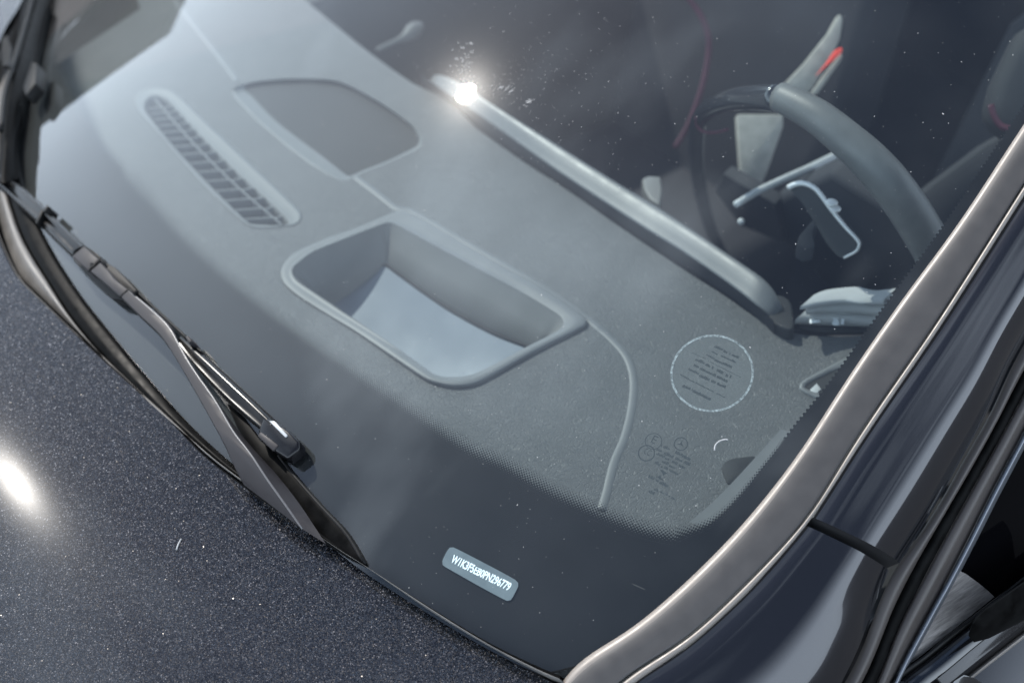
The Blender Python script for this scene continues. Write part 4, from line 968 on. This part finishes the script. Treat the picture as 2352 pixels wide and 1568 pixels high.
# round service sticker
stk = grp('round_sticker', 'round clear sticker with pale edge and rows of dark text')
C0 = (1635, 856)
ring_on('sticker_edge', C0, .0385, .0022, M_stk, stk, seg=72)
ring_on('sticker_face', C0, .0188, .0372, pbr('clear_film', (.11, .12, .12), .3), stk, off=-.0031, seg=72)
M_film, nt = mat('clear_film_sheet'); t_ = N(nt, 'ShaderNodeBsdfTransparent'); t_.inputs[0].default_value = (.93, .94, .94, 1)
d_ = N(nt, 'ShaderNodeBsdfDiffuse'); d_.inputs[0].default_value = (.5, .52, .52, 1); x_ = N(nt, 'ShaderNodeMixShader'); x_.inputs[0].default_value = .06
L(nt, t_.outputs[0], x_.inputs[1]); L(nt, d_.outputs[0], x_.inputs[2]); out(nt, x_.outputs[0])
bpy.data.objects['sticker_face'].data.materials[0] = M_film
cv2 = lambda L_: [(1519+.12887*a, 753.4+.12887*b+3, 1519+.12887*c, 753.4+.12887*d+3, t*.12887) for a, b, c, d, t in L_]
quads('sticker_text', words(cv2([(940, 320, 1090, 380, 45), (1100, 400, 1370, 520, 45), (890, 400, 1000, 460, 30), (1060, 480, 1320, 600, 35), (800, 460, 940, 540, 35), (940, 560, 1250, 690, 45), (540, 420, 800, 530, 12),
    (830, 560, 1420, 860, 10), (600, 550, 760, 620, 50), (780, 640, 920, 710, 45), (980, 740, 1090, 800, 50), (1140, 840, 1240, 870, 50), (570, 650, 660, 690, 50), (680, 710, 1170, 950, 50), (480, 720, 660, 810, 48), (670, 840, 1140, 1050, 50),
    (330, 810, 580, 950, 25), (600, 950, 1130, 1220, 20), (370, 1030, 550, 1090, 55), (550, 1110, 870, 1270, 55)]), 1), -.0028, M_ink, stk, kind='stuff')
# number plate in its window
vin = grp('vin_window', 'rounded pale window in the black border with the vehicle number')
VW = [(1016, 1288), (1024, 1270), (1033, 1257), (1041, 1256), (1110, 1291), (1182, 1330), (1191, 1341), (1184, 1358), (1174, 1376), (1165, 1379), (1100, 1345), (1026, 1303), (1017, 1297)]
px_prism('window_shadow', [(x+(-2 if x < 1060 else 0), y-1) for x, y in VW], G, -.0030, .0004, M_dark, vin, n=50)  # depth shadow at the window's left edge, put in as a dark underlay
px_prism('number_plate', VW, G, -.0022, .0006, M_vin, vin, n=50)
text_mesh('vehicle_number', 'W1K3F5EB0PN296779', (1034, 1289), (1168, 1356), .0078, -.0019, M_white, vin, bold=.03)
quads('hair', [[(1448, 1338), (1460, 1342), (1482, 1352), (1481, 1354), (1459, 1345)]], .0006, M_ink, ws)
tube('hair', [G(p.x, p.y, .001) for p in cat([(1641, 1034), (1643, 1022), (1652, 1013), (1664, 1009), (1672, 1009)], 12)], .0007, M_dust, ws, seg=6)

# ------------------------------------------------------------------ dust and painted glare streaks on the glass (countless: one object)
def dust(name, gen, parent, off):
    v, f = [], []
    for (x, y, r, el, an) in gen:
        P = G(x, y, off); nn = nG(P); a = V((1, 0, 0)); a = (a-nn*a.dot(nn)).normalized(); b = nn.cross(a)
        e1 = a*cos(an)+b*sin(an); e2 = nn.cross(e1); k = len(v)
        for j in range(6): v.append(P+e1*(r*el*cos(j*pi/3))+e2*(r*sin(j*pi/3)))
        f.append(tuple(range(k, k+6)))
    return mesh(name, v, f, M_dust, parent, smooth=False, kind='stuff')
g = []
for _ in range(1500):
    x = rnd.uniform(130, 2330); y = rnd.uniform(-5, 1500)
    if y > 1300+ (x-838)*.55 or y > 560+x*.9: continue
    if x > 1300 and y > 1510-(x-1300)*1.15: continue
    r = rnd.choice([.0002]*8+[.0003]*3+[.0005]) * rnd.uniform(.7, 1.2)
    g.append((x, y, r, rnd.choice([1, 1, 1, 2.2]), rnd.uniform(0, pi)))
for _ in range(700):
    r_ = abs(rnd.gauss(0, 190)); a = rnd.uniform(0, 2*pi); x = 1150+r_*cos(a)*1.5; y = 200+r_*sin(a)
    if y < 0: continue
    g.append((x, y, rnd.uniform(.00016, .00036), rnd.choice([1, 1.3, 2]), rnd.uniform(0, pi)))
for _ in range(60):  # scratches with their glare streaks put in as pale slivers
    x = 1065+rnd.gauss(0, 14); y = rnd.uniform(95, 200); g.append((x, y, .0003, rnd.uniform(5, 10), radians(-15+rnd.gauss(0, 8))))
for _ in range(14):
    g.append((1155+rnd.gauss(0, 12), 205+rnd.gauss(0, 10), .0003, rnd.uniform(5, 9), radians(75)))
    g.append((1213+rnd.gauss(0, 5), 233+rnd.gauss(0, 4), .0003, rnd.uniform(4, 8), radians(65)))
dust('dust_and_streaks', g, ws, .0006)
# grit on the hood
v, f = [], []
for _ in range(26):
    x = rnd.uniform(0, 1250); y = rnd.uniform(650, 1568); P = Hd(x, y, .0006)
    if (x < 1100 and y < 640+x*.82): continue
    r = rnd.uniform(.0002, .0005); k = len(v)
    for j in range(6): v.append(P+V((r*cos(j*pi/3), r*sin(j*pi/3), 0)))
    f.append(tuple(range(k, k+6)))
mesh('hood_dust', v, f, M_dust, hood, smooth=False, kind='stuff')
tube('straw', [Hd(p.x, p.y, .0008) for p in cat([(405, 1262), (410, 1248), (416, 1237)], 5)], .0008, M_dust, hood, seg=6)

def report():
    for q in ((420,0),(380,80),(250,170),(50,310),(200,250),(150,100),(300,20),(60,450),(1300,100),(900,30),(2100,100)):
        P = G(*q); d = ray(*q); n_ = nG(P); r_=(d-2*d.dot(n_)*n_); print(q, 'az', round(degrees(atan2(r_.x,r_.y))), 'el', round(degrees(asin(r_.z))), P)
    P = G(1070, 215); d = ray(1070, 215); n_ = nG(P); print('REFL glass', (d-2*d.dot(n_)*n_), 'SUN', SUN)
    P = Hd(40, 1112); d = ray(40, 1112); e = 1e-4
    n_ = V((-(zH(P.x+e, P.y)-zH(P.x, P.y))/e, -(zH(P.x, P.y+e)-zH(P.x, P.y))/e, 1)).normalized()
    print('REFL hood', d-2*d.dot(n_)*n_, P)
report()
